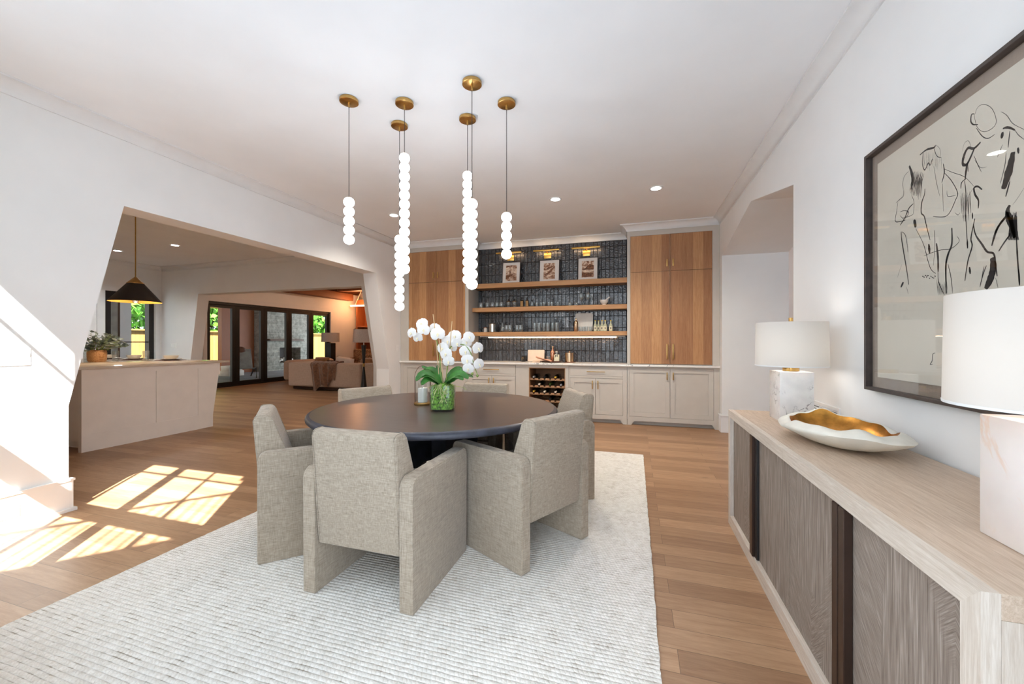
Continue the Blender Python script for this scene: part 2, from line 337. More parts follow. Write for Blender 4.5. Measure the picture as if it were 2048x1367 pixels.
# ------------------------------------------------------------------ mesh helper
class MB:
    def __init__(s): s.bm = bmesh.new()
    def _add(s, vs, fs):
        bv = [s.bm.verts.new(v) for v in vs]
        out = []
        for f in fs:
            try: out.append(s.bm.faces.new([bv[i] for i in f]))
            except ValueError: pass
        return bv, out
    def _bev(s, faces, b, seg):
        es = list({e for f in faces for e in f.edges})
        bmesh.ops.bevel(s.bm, geom=es, offset=b, segments=seg, profile=0.5, affect='EDGES', clamp_overlap=True)
    def box(s, x0, x1, y0, y1, z0, z1, b=0.0, seg=2):
        x0, x1 = min(x0, x1), max(x0, x1); y0, y1 = min(y0, y1), max(y0, y1); z0, z1 = min(z0, z1), max(z0, z1)
        vs = [(x0, y0, z0), (x1, y0, z0), (x1, y1, z0), (x0, y1, z0), (x0, y0, z1), (x1, y0, z1), (x1, y1, z1), (x0, y1, z1)]
        fs = [(0, 3, 2, 1), (4, 5, 6, 7), (0, 1, 5, 4), (1, 2, 6, 5), (2, 3, 7, 6), (3, 0, 4, 7)]
        _, f = s._add(vs, fs)
        if b: s._bev(f, b, seg)
        return s
    def prism(s, pts, axis, a, b, bev=0.0, seg=2):
        n = len(pts)
        def P(p, t):
            if axis == 'x': return (t, p[0], p[1])
            if axis == 'y': return (p[0], t, p[1])
            return (p[0], p[1], t)
        vs = [P(p, a) for p in pts] + [P(p, b) for p in pts]
        fs = [tuple(range(n)), tuple(range(2 * n - 1, n - 1, -1))] + [(i, (i + 1) % n, n + (i + 1) % n, n + i) for i in range(n)]
        _, f = s._add(vs, fs)
        if bev: s._bev(f, bev, seg)
        return s
    def hexa(s, vs, b=0.0, seg=2):
        fs = [(0, 3, 2, 1), (4, 5, 6, 7), (0, 1, 5, 4), (1, 2, 6, 5), (2, 3, 7, 6), (3, 0, 4, 7)]
        _, f = s._add(vs, fs)
        if b: s._bev(f, b, seg)
        return s
    def lathe(s, prof, c=(0, 0, 0), n=28, M=None, sx=1.0, sy=1.0):
        c = Vector(c); rings = []
        for r, z in prof:
            if r < 1e-6:
                p = Vector((0, 0, z)); rings.append([s.bm.verts.new(c + (M @ p if M else p))])
            else:
                ring = []
                for i in range(n):
                    a = 2 * pi * i / n
                    p = Vector((r * cos(a) * sx, r * sin(a) * sy, z))
                    ring.append(s.bm.verts.new(c + (M @ p if M else p)))
                rings.append(ring)
        for A, B in zip(rings, rings[1:]):
            for i in range(n):
                j = (i + 1) % n
                if len(A) == 1 and len(B) == 1: continue
                if len(A) == 1: vs = [A[0], B[i], B[j]]
                elif len(B) == 1: vs = [A[i], B[0], A[j]]
                else: vs = [A[i], B[i], B[j], A[j]]
                try: s.bm.faces.new(vs)
                except ValueError: pass
        return s
    def tube(s, pts, r, n=8, cap=True):
        pts = [Vector(p) for p in pts]; rs = r if isinstance(r, (list, tuple)) else [r] * len(pts)
        rings = []; up = Vector((0.13, 0.21, 1)).normalized()
        for i, p in enumerate(pts):
            t = (pts[min(i + 1, len(pts) - 1)] - pts[max(i - 1, 0)]).normalized()
            a = t.cross(up)
            if a.length < 1e-4: a = t.cross(Vector((1, 0, 0)))
            a.normalize(); b = t.cross(a)
            rings.append([s.bm.verts.new(p + rs[i] * (a * cos(2 * pi * k / n) + b * sin(2 * pi * k / n))) for k in range(n)])
        for A, B in zip(rings, rings[1:]):
            for k in range(n): s.bm.faces.new([A[k], A[(k + 1) % n], B[(k + 1) % n], B[k]])
        if cap:
            s.bm.faces.new(rings[0][::-1]); s.bm.faces.new(rings[-1])
        return s
    def ball(s, c, r, sx=1, sy=1, sz=1, u=16, v=10, M=None):
        prof = [(r * sin(pi * i / v), -r * cos(pi * i / v)) for i in range(v + 1)]
        prof[0] = (0, -r); prof[-1] = (0, r)
        S = Matrix.Diagonal((sx, sy, sz))
        s.lathe(prof, c, u, (M @ S) if M else S)
        return s
    def poly(s, vs):
        s._add(vs, [tuple(range(len(vs)))]); return s
    def grid(s, f, nu, nv, cu=False):
        V = [[s.bm.verts.new(f(i / nu, j / nv)) for j in range(nv + 1)] for i in range(nu if cu else nu + 1)]
        L = len(V)
        for i in range(nu):
            for j in range(nv):
                s.bm.faces.new([V[i % L][j], V[(i + 1) % L][j], V[(i + 1) % L][j + 1], V[i % L][j + 1]])
        return s
    def build(s, name, mat, parent=None, world=False, smooth=35, solid=0.0):
        if solid:
            bmesh.ops.recalc_face_normals(s.bm, faces=s.bm.faces[:])
            bmesh.ops.solidify(s.bm, geom=s.bm.faces[:], thickness=solid)
        bmesh.ops.recalc_face_normals(s.bm, faces=s.bm.faces[:])
        me = bpy.data.meshes.new(name); s.bm.to_mesh(me); s.bm.free()
        me.materials.append(MT[mat] if isinstance(mat, str) else mat)
        if smooth:
            me.shade_smooth(); me.set_sharp_from_angle(angle=radians(smooth))
        o = bpy.data.objects.new(name, me); COL.objects.link(o)
        if parent is not None:
            if world: me.transform(wm(parent).inverted())
            o.parent = parent
        return o

def wm(o):
    m = o.matrix_basis.copy()
    while o.parent: o = o.parent; m = o.matrix_basis @ m
    return m

def tag(o, label, cat, group=None):
    o['label'] = label; o['category'] = cat
    if group: o['group'] = group
    return o

def thing(name, label, cat, loc=(0, 0, 0), rz=0.0, group=None):
    o = bpy.data.objects.new(name, None); COL.objects.link(o)
    o.empty_display_size = 0.1
    o.location = loc; o.rotation_euler = (0, 0, rz)
    return tag(o, label, cat, group)

def rebase(o):
    me = o.data
    xs = [v.co for v in me.vertices]
    lo = Vector((min(v.x for v in xs), min(v.y for v in xs), min(v.z for v in xs)))
    hi = Vector((max(v.x for v in xs), max(v.y for v in xs), max(v.z for v in xs)))
    c = Vector(((lo.x + hi.x) / 2, (lo.y + hi.y) / 2, lo.z))
    me.transform(Matrix.Translation(-c)); o.location = c
    return o

def solo(name, mb, mat, label, cat, group=None, **kw):
    return tag(rebase(mb.build(name, mat, **kw)), label, cat, group)

def struct(name, mb, mat, **kw):
    o = rebase(mb.build(name, mat, **kw)); o['kind'] = 'structure'; return o

def kids(o): return [c for c in COL.objects if c.parent == o]
def dup(root, loc, rz=0.0, label=None, cat=None, group=None):
    r = root.copy(); COL.objects.link(r); r.location = loc; r.rotation_euler = (0, 0, rz)
    if label: r['label'] = label
    if group: r['group'] = group
    for ch in kids(root):
        c = ch.copy(); COL.objects.link(c); c.parent = r
        for g in kids(ch):
            d = g.copy(); COL.objects.link(d); d.parent = c
    return r

ORD = ['first', 'second', 'third', 'fourth', 'fifth', 'sixth', 'seventh', 'eighth', 'ninth', 'tenth', 'eleventh', 'twelfth']
# ------------------------------------------------------------------ camera
H = 1.265
cam = bpy.data.cameras.new('camera'); co = bpy.data.objects.new('camera', cam); COL.objects.link(co)
cam.sensor_width = 36.0; cam.lens = 796.4 * 36.0 / 2048.0
cam.shift_y = -(683.5 - 682.0) / 2048.0
cam.clip_start = 0.02; cam.clip_end = 200
TH = math.atan(244 / 796.4)
co.location = (0, 0, H); co.rotation_euler = (pi / 2, 0, TH)
SC.camera = co
CR = Vector((cos(TH), sin(TH), 0)); CF = Vector((-sin(TH), cos(TH), 0))

# ------------------------------------------------------------------ room shell
XL, XR, YB, ZC = -4.04, 1.17, 6.755, 3.02
XW, YK = -10.75, 6.62          # kitchen west wall, kitchen rear wall
struct('floor', MB().box(-10.95, 3.4, 0.45, 14.0, -0.12, 0), 'floor')
struct('floor_terrace', MB().box(-9, 9, -9, 0.45, -0.16, -0.02), 'terrace')
struct('ceiling', MB().box(-10.95, 3.4, 0.6, YK + 0.24, ZC, ZC + 0.14), 'ceil')
# left wall with the splayed opening to the kitchen
struct('wall_left', MB().prism([(0.6, 0), (1.874, 0), (1.874, 0.785), (2.213, 2.385), (5.58, 2.385), (5.945, 0.785), (5.945, 0), (6.95, 0), (6.95, ZC), (0.6, ZC)], 'x', XL - 0.25, XL), 'wall', smooth=0)
# right wall with the gabled passage
struct('wall_right', MB().prism([(0.6, 0), (3.555, 0), (3.555, 2.466), (4.714, 2.729), (6.15, 2.454), (6.15, 0), (6.95, 0), (6.95, ZC), (0.6, ZC)], 'x', XR, 1.97), 'wall', smooth=0)
struct('wall_back', MB().box(XL - 0.25, 1.97, YB + 0.02, YB + 0.2, 0, ZC), 'wall')
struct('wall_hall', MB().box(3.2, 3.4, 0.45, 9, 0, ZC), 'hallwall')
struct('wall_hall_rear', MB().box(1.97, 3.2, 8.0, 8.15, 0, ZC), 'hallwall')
struct('ceiling_hall', MB().box(1.97, 3.4, YK + 0.24, 8.15, ZC, ZC + 0.14), 'ceil')
struct('floor_hall', MB().box(3.4, 3.5, 0.45, 9, -0.1, 0), 'floor')
# window wall left of the camera: steel window the sun comes through
w = MB()
WX0, WX1, WZ0, WZ1 = -3.45, -1.79, 0.66, 2.82
w.box(XL - 0.25, WX0, 0.6, 0.65, 0, ZC); w.box(WX1, -1.72, 0.6, 0.65, 0, ZC)
w.box(WX0, WX1, 0.6, 0.65, 0, WZ0); w.box(WX0, WX1, 0.6, 0.65, WZ1, ZC)
struct('wall_front', w, 'wall')
w = MB()
w.box(-2.68, -2.59, 0.602, 0.64, WZ0, WZ1)
for x in (-2.2, -3.06): w.box(x - 0.012, x + 0.012, 0.605, 0.625, WZ0, WZ1)
for x0, x1 in ((WX0, -2.68), (-2.59, WX1)):
    w.box(x0, x1, 0.602, 0.64, 1.525, 1.725)
    w.box(x0, x1, 0.605, 0.625, 2.566, 2.592)
w1 = struct('window_1', w, 'trim')
MB().box(WX0, WX1, 0.612, 0.616, WZ0, WZ1).build('pane', 'pane', w1, True)
# header over a wide opening added to let daylight in
struct('wall_front_header', MB().box(-1.72, 1.97, 0.45, 0.6, 2.9, ZC), 'wall')
struct('wall_front_shade', MB().box(0.62, 1.97, 0.45, 0.6, 0, 2.9), 'wall')  # unseen wall piece added to shade the near end of the sideboard
struct('sun_block_slab', MB().prism([(-1.62, 0.44), (0.24, -2.04), (5.0, -2.04), (5.0, 0.44)], 'z', ZC, ZC + 0.14), 'ceil')  # unseen slab added to keep direct sun out of the opening
# outdoor stair railing that stripes the sunlight
w = MB()
def rail(x0, z0, x1, z1, h, n):
    w.tube([(x0, -0.6, z0), (x1, -0.6, z1)], 0.022, 8)
    w.tube([(x0, -0.6, z0 - h), (x1, -0.6, z1 - h)], 0.03, 8)
    for i in range(n):
        t = (i + 0.5) / n; x = x0 + (x1 - x0) * t; z = z0 + (z1 - z0) * t
        w.tube([(x, -0.6, z - h), (x, -0.6, z)], 0.0085, 6)
rail(-0.78, 4.0, -1.73, 3.29, 0.81, 9)
rail(-1.76, 3.14, -2.8, 2.36, 0.68, 10)
w.prism([(-0.86, 0.0), (-0.86, 3.14), (-2.8, 1.67), (-2.8, 0.0)], 'y', -0.63, -0.59)
struct('trim_stair_railing', w, 'black')

# ---- baseboards
def base(name, pts, y_or_x): pass
b = MB()
b.box(XL, XL + 0.018, 0.65, 1.8735, 0, 0.2245); b.box(XL - 0.268, XL + 0.018, 1.874, 1.893, 0, 0.2245)
b.box(XL, XL + 0.026, 0.65, 1.8735, 0.225, 0.24); b.box(XL - 0.275, XL + 0.026, 1.874, 1.9, 0.225, 0.24)
b.box(XL + 0.0185, XL + 0.034, 0.65, 1.8735, 0, 0.022); b.box(XL - 0.28, XL + 0.034, 1.8935, 1.908, 0, 0.022); b.box(XL + 0.0185, XL + 0.034, 1.874, 1.893, 0, 0.022)
struct('baseboard_left', b, 'trim')
b = MB()
b.box(XR - 0.018, XR, 0.6, 3.555, 0, 0.225); b.box(XR - 0.026, XR, 0.6, 3.555, 0.225, 0.24)
struct('baseboard_right', b, 'trim')
b = MB()
b.box(XR - 0.018, XR + 0.8, 6.132, 6.15, 0, 0.2245); b.box(XR - 0.026, XR + 0.8, 6.124, 6.15, 0.225, 0.24)
b.box(XR - 0.018, XR, 6.1505, 6.28, 0, 0.2245); b.box(XR - 0.026, XR, 6.1505, 6.28, 0.225, 0.24)
struct('baseboard_passage', b, 'trim')
b = MB()
b.box(XL, XL + 0.018, 5.9455, 6.27, 0, 0.2245); b.box(XL - 0.25, XL + 0.018, 5.926, 5.945, 0, 0.2245); b.box(XL, XL + 0.026, 5.925, 6.27, 0.225, 0.24)
struct('baseboard_left_rear', b, 'trim')

# ---- crown: a cove that steps out 100 mm and down 95 mm
CP = [(0, 2.925), (0.012, 2.925), (0.016, 2.945), (0.034, 2.975), (0.062, 2.998), (0.088, 3.006), (0.1, 3.006), (0.1, 3.02), (0, 3.02)]
def crown(mb, p0, p1, nrm, m0=0, m1=0):
    """extrude CP from p0 to p1 (xy), profile pointing along nrm; m0/m1 = mitre (+1 outside, -1 inside)"""
    p0 = Vector((p0[0], p0[1], 0)); p1 = Vector((p1[0], p1[1], 0)); n = Vector((nrm[0], nrm[1], 0)); t = (p1 - p0).normalized()
    a = [p0 + n * d - t * (d * m0) + Vector((0, 0, z)) for d, z in CP]
    c = [p1 + n * d + t * (d * m1) + Vector((0, 0, z)) for d, z in CP]
    k = len(CP)
    mb._add(a + c, [tuple(range(k)), tuple(range(2 * k - 1, k - 1, -1))] + [(i, (i + 1) % k, k + (i + 1) % k, k + i) for i in range(k)])
m = MB(); crown(m, (XL, 0.65), (XL, 6.297), (1, 0), 0, -1); struct('trim_1', m, 'trim', smooth=50)
m = MB(); crown(m, (XR, 0.6), (XR, 6.297), (-1, 0), 0, -1); struct('trim_2', m, 'trim', smooth=50)
m = MB(); crown(m, (-0.1, 6.297), (XR, 6.297), (0, -1), 1, -1); crown(m, (-0.1, 6.297), (-0.1, YB), (-1, 0), 1, 0)
struct('trim_3', m, 'trim', smooth=50)
m = MB(); crown(m, (XL, 6.297), (-2.708, 6.297), (0, -1), -1, 1); crown(m, (-2.708, 6.297), (-2.708, YB), (1, 0), 1, 0)
struct('trim_4', m, 'trim', smooth=50)
m = MB(); crown(m, (-2.708, YB), (-0.1, YB), (0, -1)); struct('trim_5', m, 'trim', smooth=50)
m = MB(); crown(m, (XW, YK), (XL - 0.25, YK), (0, -1), -1, 0); struct('trim_6', m, 'trim', smooth=50)
m = MB(); crown(m, (XW, 0.9), (XW, YK), (1, 0), 0, -1); struct('trim_7', m, 'trim', smooth=50)

# ---- kitchen and great room shell
w = MB()
DY0, DY1, DZ = 5.558, 6.472, 2.35
FY0, FY1, FZ = 7.67, 12.12, 2.335
w.box(XW - 0.2, XW, 0.45, DY0, 0, 3.12); w.box(XW - 0.2, XW, DY0, DY1, DZ, 3.12)
w.box(XW - 0.2, XW, DY1, FY0, 0, 3.12); w.box(XW - 0.2, XW, FY0, FY1, FZ, 3.12); w.box(XW - 0.2, XW, FY1, 14.0, 0, 3.12)
struct('wall_west', w, 'wall')
struct('wall_kitchen_front', MB().box(XW, XL - 0.25, 0.45, 0.6, 0, ZC), 'wall')
struct('wall_kitchen_rear', MB().prism([(XW, 0), (-9.8, 0), (-9.8, 0.785), (-9.55, 2.35), (-5.13, 2.35), (-4.85, 0.785), (-4.85, 0), (XL - 0.25, 0), (XL - 0.25, 3.02), (XW, 3.02)], 'y', YK, YK + 0.25), 'wall', smooth=0)
struct('wall_great_header', MB().box(XW - 0.2, XL - 0.25, YK + 0.02, YK + 0.25, ZC + 0.02, 6.0), 'wall')
struct('wall_great_rear', MB().box(XW - 0.2, -3.0, 13.8, 14.0, 0, 6.0), 'wall')
struct('wall_great_east', MB().box(-4.2, -4.0, 6.96, 13.8, 0, 6.0), 'wall')
struct('ceiling_great', MB().prism([(XW - 0.2, 3.1), (-7.2, 5.1), (-3.8, 5.1), (-3.8, 5.3), (-7.2, 5.3), (XW - 0.2, 3.3)], 'y', YK + 0.25, 14.0), 'beamwood', smooth=0)
struct('trim_beam', MB().box(XW, XW + 0.3, 9.2, 13.05, 2.83, 3.1, 0.04), 'beamwood')
struct('trim_beam_cross', MB().box(XW + 0.3, -4.6, 12.1, 12.4, 3.1, 3.34, 0.02), 'beamwood')
# casings
m = MB()
for y0, y1 in ((DY0 - 0.14, DY0 - 0.005), (DY1 + 0.005, DY1 + 0.1)): m.box(XW, XW + 0.02, y0, y1, 0, DZ + 0.004)
m.box(XW, XW + 0.02, DY0 - 0.14, DY1 + 0.1, DZ + 0.005, DZ + 0.12)
struct('trim_8', m, 'trim')
m = MB(); m.box(XW, XW + 0.02, FY1 + 0.005, FY1 + 0.11, 0, FZ + 0.004); m.box(XW, XW + 0.02, FY0 - 0.1, FY1 + 0.11, FZ + 0.005, FZ + 0.13); m.box(XW, XW + 0.02, FY0 - 0.1, FY0 - 0.005, 0, FZ + 0.004)
struct('trim_9', m, 'trim')
# black glazed kitchen door
d = MB(); g = MB()
X0, X1 = XW - 0.16, XW - 0.02
d.box(X0, X1, DY0, DY0 + 0.11, 0, DZ); d.box(X0, X1, DY1 - 0.1, DY1, 0, DZ); d.box(X0, X1, DY0 + 0.11, DY1 - 0.1, DZ - 0.13, DZ); d.box(X0, X1, DY0 + 0.11, DY1 - 0.1, 0, 0.22)
d.box(X0 + 0.03, X1 - 0.03, DY0 + 0.11, DY1 - 0.1, 1.235, 1.26)
dr = struct('door_1', d, 'black')
MB().box(X0 + 0.06, X0 + 0.068, DY0 + 0.1, DY1 - 0.09, 0.2, DZ - 0.12).build('pane', 'pane', dr, True)
h = MB(); h.box(X1, X1 + 0.012, DY1 - 0.075, DY1 - 0.03, 0.86, 1.02, 0.004); h.tube([(X1, DY1 - 0.052, 0.93), (X1 + 0.05, DY1 - 0.052, 0.93), (X1 + 0.05, DY1 - 0.15, 0.93)], 0.01)
h.build('door_handle', 'black', dr, True)
# five-leaf black folding doors
d = MB()
d.box(X0, X1, FY0, FY1, FZ - 0.07, FZ); d.box(X0, X1, FY0, FY0 + 0.05, 0, FZ); d.box(X0, X1, FY1 - 0.06, FY1, 0, FZ); d.box(X0, X1, FY0, FY1, 0, 0.03)
dr = struct('door_2', d, 'black')
ed = [7.68, 8.51, 9.41, 10.33, 11.26, 12.1]
for a, c in zip(ed, ed[1:]):
    l = MB(); s = 0.11
    l.box(X0 + 0.03, X1 - 0.03, a + 0.004, a + s, 0.03, FZ - 0.07); l.box(X0 + 0.03, X1 - 0.03, c - s, c - 0.004, 0.03, FZ - 0.07)
    l.box(X0 + 0.03, X1 - 0.03, a + s, c - s, 0.03, 0.13); l.box(X0 + 0.03, X1 - 0.03, a + s, c - s, FZ - 0.15, FZ - 0.07)
    lf = l.build('door_leaf', 'black', dr, True)
    MB().box(X0 + 0.066, X0 + 0.074, a + s - 0.005, c - s + 0.005, 0.125, FZ - 0.145).build('pane', 'pane', lf, True)

# ---- recessed downlights
def downlight(x, y, z, label, group='recessed ceiling lights', power=70, col=(1, 0.91, 0.8), r=0.055):
    t = thing('recessed_downlight', label, 'ceiling light', (x, y, z - 0.001), 0, group)
    MB().lathe([(r, 0.0), (r, -0.004), (r + 0.022, -0.006), (r + 0.026, 0.0)], n=28).build('trim_ring', 'trim', t)
    MB().lathe([(0, -0.003), (r, -0.003)], n=28).build('lens', 'down', t)
    L = bpy.data.lights.new('downlight_lamp', 'SPOT'); L.energy = power; L.color = col; L.spot_size = radians(140); L.spot_blend = 0.9; L.shadow_soft_size = 0.06
    o = bpy.data.objects.new('downlight_lamp', L); COL.objects.link(o); o.location = (x, y, z - 0.03)
    return t
# ------------------------------------------------------------------ back wall bar
Y0 = 6.297; YS = 6.455; NX0, NX1 = -2.708, -0.1
def pull(name, x0, x1, z0, z1, y, mat, parent):
    """flat bar pull standing on two posts, proud of plane y"""
    m = MB()
    m.box(x0, x1, y - 0.032, y - 0.022, z0, z1, 0.002)
    if x1 - x0 > z1 - z0:
        for x in (x0 + 0.03, x1 - 0.03): m.box(x - 0.004, x + 0.004, y - 0.024, y, (z0 + z1) / 2 - 0.004, (z0 + z1) / 2 + 0.004)
    else:
        for z in (z0 + 0.02, z1 - 0.02): m.box((x0 + x1) / 2 - 0.004, (x0 + x1) / 2 + 0.004, y - 0.024, y, z - 0.004, z + 0.004)
    return m.build(name, mat, parent, True)
def shaker(x0, x1, z0, z1, y, rail=0.065, t=0.02):
    m = MB(); e = 0.003
    x0 += e; x1 -= e; z0 += e; z1 -= e
    m.box(x0, x0 + rail, y, y + t, z0, z1); m.box(x1 - rail, x1, y, y + t, z0, z1)
    m.box(x0 + rail, x1 - rail, y, y + t, z1 - rail, z1); m.box(x0 + rail, x1 - rail, y, y + t, z0, z0 + rail)
    m.box(x0 + rail - 0.002, x1 - rail + 0.002, y + 0.012, y + t, z0 + rail - 0.002, z1 - rail + 0.002)
    return m

def tall(label, xa, xb, d0, d1, xs, low_h):
    t = thing('tall_cabinet', label, 'cabinet', ((xa + xb) / 2, (Y0 + YB) / 2, 0.915), 0, 'tall oak cabinets either side of the bar')
    m = MB()
    m.box(xa, d0, Y0, YB + 0.015, 0.915, 2.925); m.box(d1, xb, Y0, YB + 0.015, 0.915, 2.925)
    m.box(d0, d1, Y0, YB + 0.015, 2.85, 2.925); m.box(d0, d1, Y0 + 0.022, YB + 0.015, 0.915, 2.85)
    m.box(xa, xb, Y0 + 0.02, YB + 0.015, 2.925, 3.018)
    m.build('carcass', 'cream', t, True)
    for (x0, x1, z0, z1, side, lo) in ((d0, xs, 2.306, 2.848, 1, 0), (xs, d1, 2.306, 2.848, -1, 0), (d0, xs, 0.927, 2.302, 1, 1), (xs, d1, 0.927, 2.302, -1, 1)):
        dr = MB().box(x0 + 0.0025, x1 - 0.0025, Y0, Y0 + 0.02, z0, z1, 0.001, 1).build('upper_door' if not lo else 'door', 'oak', t, True)
        hx = (x1 if side == 1 else x0) - side * 0.042
        zz = (1.0, 1.225) if lo else (2.368, 2.476)
        pull('handle', hx - 0.009, hx + 0.009, zz[0], zz[1], Y0, 'brass', dr)
    return t
tall('tall oak cabinet left of the dark tiled bar, behind the orchid', XL + 0.005, NX0, -3.869, -2.769, -3.325, 1)
tall('tall oak cabinet right of the dark tiled bar, by the white passage', NX1, XR - 0.003, -0.055, 1.074, 0.5076, 1)

def plinth(mb, xa, xb, y):
    for p in ([(xa, 0), (xa + 0.06, 0), (xa + 0.1, 0.062), (xa + 0.1, 0.122), (xa, 0.122)], [(xb, 0), (xb - 0.06, 0), (xb - 0.1, 0.062), (xb - 0.1, 0.122), (xb, 0.122)]):
        mb.prism(p, 'y', y, y + 0.03)
    mb.box(xa + 0.1, xb - 0.1, y, y + 0.03, 0.062, 0.122)
    mb.box(xa + 0.02, xb - 0.02, y + 0.075, y + 0.09, 0, 0.122)
def base_unit(label, xa, xb, d0, d1, xs, drawer=False, y=Y0, group='cream base cabinets under the bar counter', hz=(0.69, 0.815), mat='oldbrass'):
    t = thing('base_cabinet', label, 'cabinet', ((xa + xb) / 2, (y + YB) / 2, 0), 0, group)
    m = MB(); zt = 0.884
    m.box(xa, d0, y, y + 0.03, 0.122, zt); m.box(d1, xb, y, y + 0.03, 0.122, zt); m.box(d0, d1, y, y + 0.03, 0.862, zt); m.box(d0, d1, y, y + 0.03, 0.122, 0.13)
    if drawer: m.box(d0, d1, y, y + 0.03, 0.692, 0.722)
    m.box(xa + 0.001, xb - 0.001, y + 0.03, YB + 0.015, 0.122, zt); plinth(m, xa, xb, y)
    m.build('carcass', 'cream', t, True)
    zd = 0.69 if drawer else 0.862
    for x0, x1, s in ((d0, xs, 1), (xs, d1, -1)):
        dr = shaker(x0, x1, 0.13, zd, y - 0.001).build('door', 'cream', t, True)
        hx = (x1 if s == 1 else x0) - s * 0.042
        z0, z1 = (0.525, 0.655) if drawer else (0.695, 0.805)
        pull('handle', hx - 0.008, hx + 0.008, z0, z1, y, mat, dr)
    if drawer:
        dr = MB().box(d0 + 0.002, d1 - 0.002, y - 0.001, y + 0.02, 0.724, 0.86).build('drawer', 'cream', t, True)
        c = (d0 + d1) / 2
        pull('handle', c - 0.14, c + 0.14, 0.787, 0.799, y, mat, dr)
    return t
base_unit('cream two-door base cabinet below the left tall oak cabinet', XL + 0.005, -2.735, -3.97, -2.765, -3.335, mat='brass')
base_unit('cream base cabinet with drawer, left of the wine rack', -2.73, -1.868, -2.705, -1.872, -2.288, True, mat='brass')
base_unit('cream base cabinet with drawer, right of the wine rack', -0.985, -0.102, -0.97, -0.16, -0.575, True)
base_unit('cream two-door base cabinet below the right tall oak cabinet', -0.098, XR - 0.003, -0.07, 1.093, 0.5076)
# wine rack unit
WX = (-1.864, -0.989); ox0, ox1, oz0, oz1 = -1.631, -1.056, 0.13, 0.826
t = thing('wine_rack', 'open wine rack of pale wood set in the cream base cabinets', 'wine rack', ((WX[0] + WX[1]) / 2, 6.55, 0))
m = MB()
m.box(WX[0], ox0 - 0.012, Y0, Y0 + 0.03, 0.122, 0.884); m.box(ox1 + 0.012, WX[1], Y0, Y0 + 0.03, 0.122, 0.884)
m.box(ox0 - 0.012, ox1 + 0.012, Y0, Y0 + 0.03, oz1 + 0.012, 0.884); plinth(m, WX[0], WX[1], Y0); m.box(ox0 - 0.012, ox1 + 0.012, Y0, Y0 + 0.03, 0.122, oz0)
m.build('face_frame', 'cream', t, True)
m = MB()
m.box(ox0 - 0.02, ox0, Y0 + 0.002, YB, oz0, oz1); m.box(ox1, ox1 + 0.02, Y0 + 0.002, YB, oz0, oz1); m.box(ox0 - 0.02, ox1 + 0.02, YB, YB + 0.015, oz0, oz1)
m.box(ox0 - 0.02, ox1 + 0.02, Y0 + 0.002, YB, oz1, oz1 + 0.02); m.box(ox0 - 0.02, ox1 + 0.02, Y0 + 0.002, YB, oz0 - 0.01, oz0)
m.build('cavity_lining', 'rackwood', t, True)
RZ = [0.640, 0.523, 0.405, 0.288, 0.172]; SLOT = [ox0 + 0.064 + 0.0895 * i for i in range(6)]
for z in RZ:
    m = MB(); m.box(ox0, ox1, Y0 + 0.03, YB - 0.01, z - 0.008, z)
    for yy in (Y0 + 0.03, YB - 0.06):
        x = ox0
        for sx in SLOT + [None]:
            x1 = (sx - 0.016) if sx is not None else ox1
            m.box(x, x1, yy, yy + 0.022, z, z + 0.024, 0.002, 1)
            x = (sx + 0.016) if sx is not None else ox1
    m.build('rack_shelf', 'rackwood', t, True)
# bottles lying on their sides, necks to the room
def wine_bottle(cap, glass, label):
    t = thing('wine_bottle', label, 'bottle', (0, 0, 0), 0, 'bottles lying in the wine rack')
    Mx = Matrix.Rotation(radians(90), 3, 'X')   # local z -> -y
    MB().lathe([(0, 0), (0.036, 0), (0.038, 0.01), (0.038, 0.19), (0.03, 0.225), (0.0145, 0.25), (0.0135, 0.262)], (0, 0.17, 0.038), 20, Mx).build('bottle_body', glass, t)
    MB().lathe([(0.0135, 0.258), (0.0148, 0.262), (0.0148, 0.325), (0.0155, 0.33), (0.0155, 0.345), (0.0125, 0.35), (0, 0.35)], (0, 0.17, 0.038), 16, Mx).build('foil_cap', cap, t)
    return t
BT = [(0, 0, 'capsilver', 'bottleglass', 'silver-capped'), (0, 2, 'black', 'bottleglass', 'black-capped'), (0, 4, 'capgold', 'bottleglass', 'gold-capped'),
      (1, 1, 'capwhite', 'bottleglass', 'cream-capped'), (1, 3, 'greenglass', 'greenglass', 'green glass'), (1, 5, 'capsilver', 'bottleglass', 'silver-capped'),
      (2, 0, 'capgold', 'bottleglass', 'gold-capped'), (2, 2, 'capwhite', 'bottleglass', 'cream-capped'), (2, 4, 'capwhite', 'bottleglass', 'white-tipped'),
      (3, 3, 'black', 'bottleglass', 'dark'), (3, 5, 'capgold', 'bottleglass', 'gold-capped')]
RN = ['top', 'second', 'third', 'fourth']; PN = {0: 'left', 1: 'left', 2: 'middle', 3: 'middle', 4: 'right', 5: 'right'}
for r, sl, cap, gl, d in BT:
    b = wine_bottle(cap, gl, f'{d} wine bottle lying {PN[sl]} of the {RN[r]} row in the wine rack')
    b.location = (SLOT[sl], 6.50, RZ[r] + 0.006)
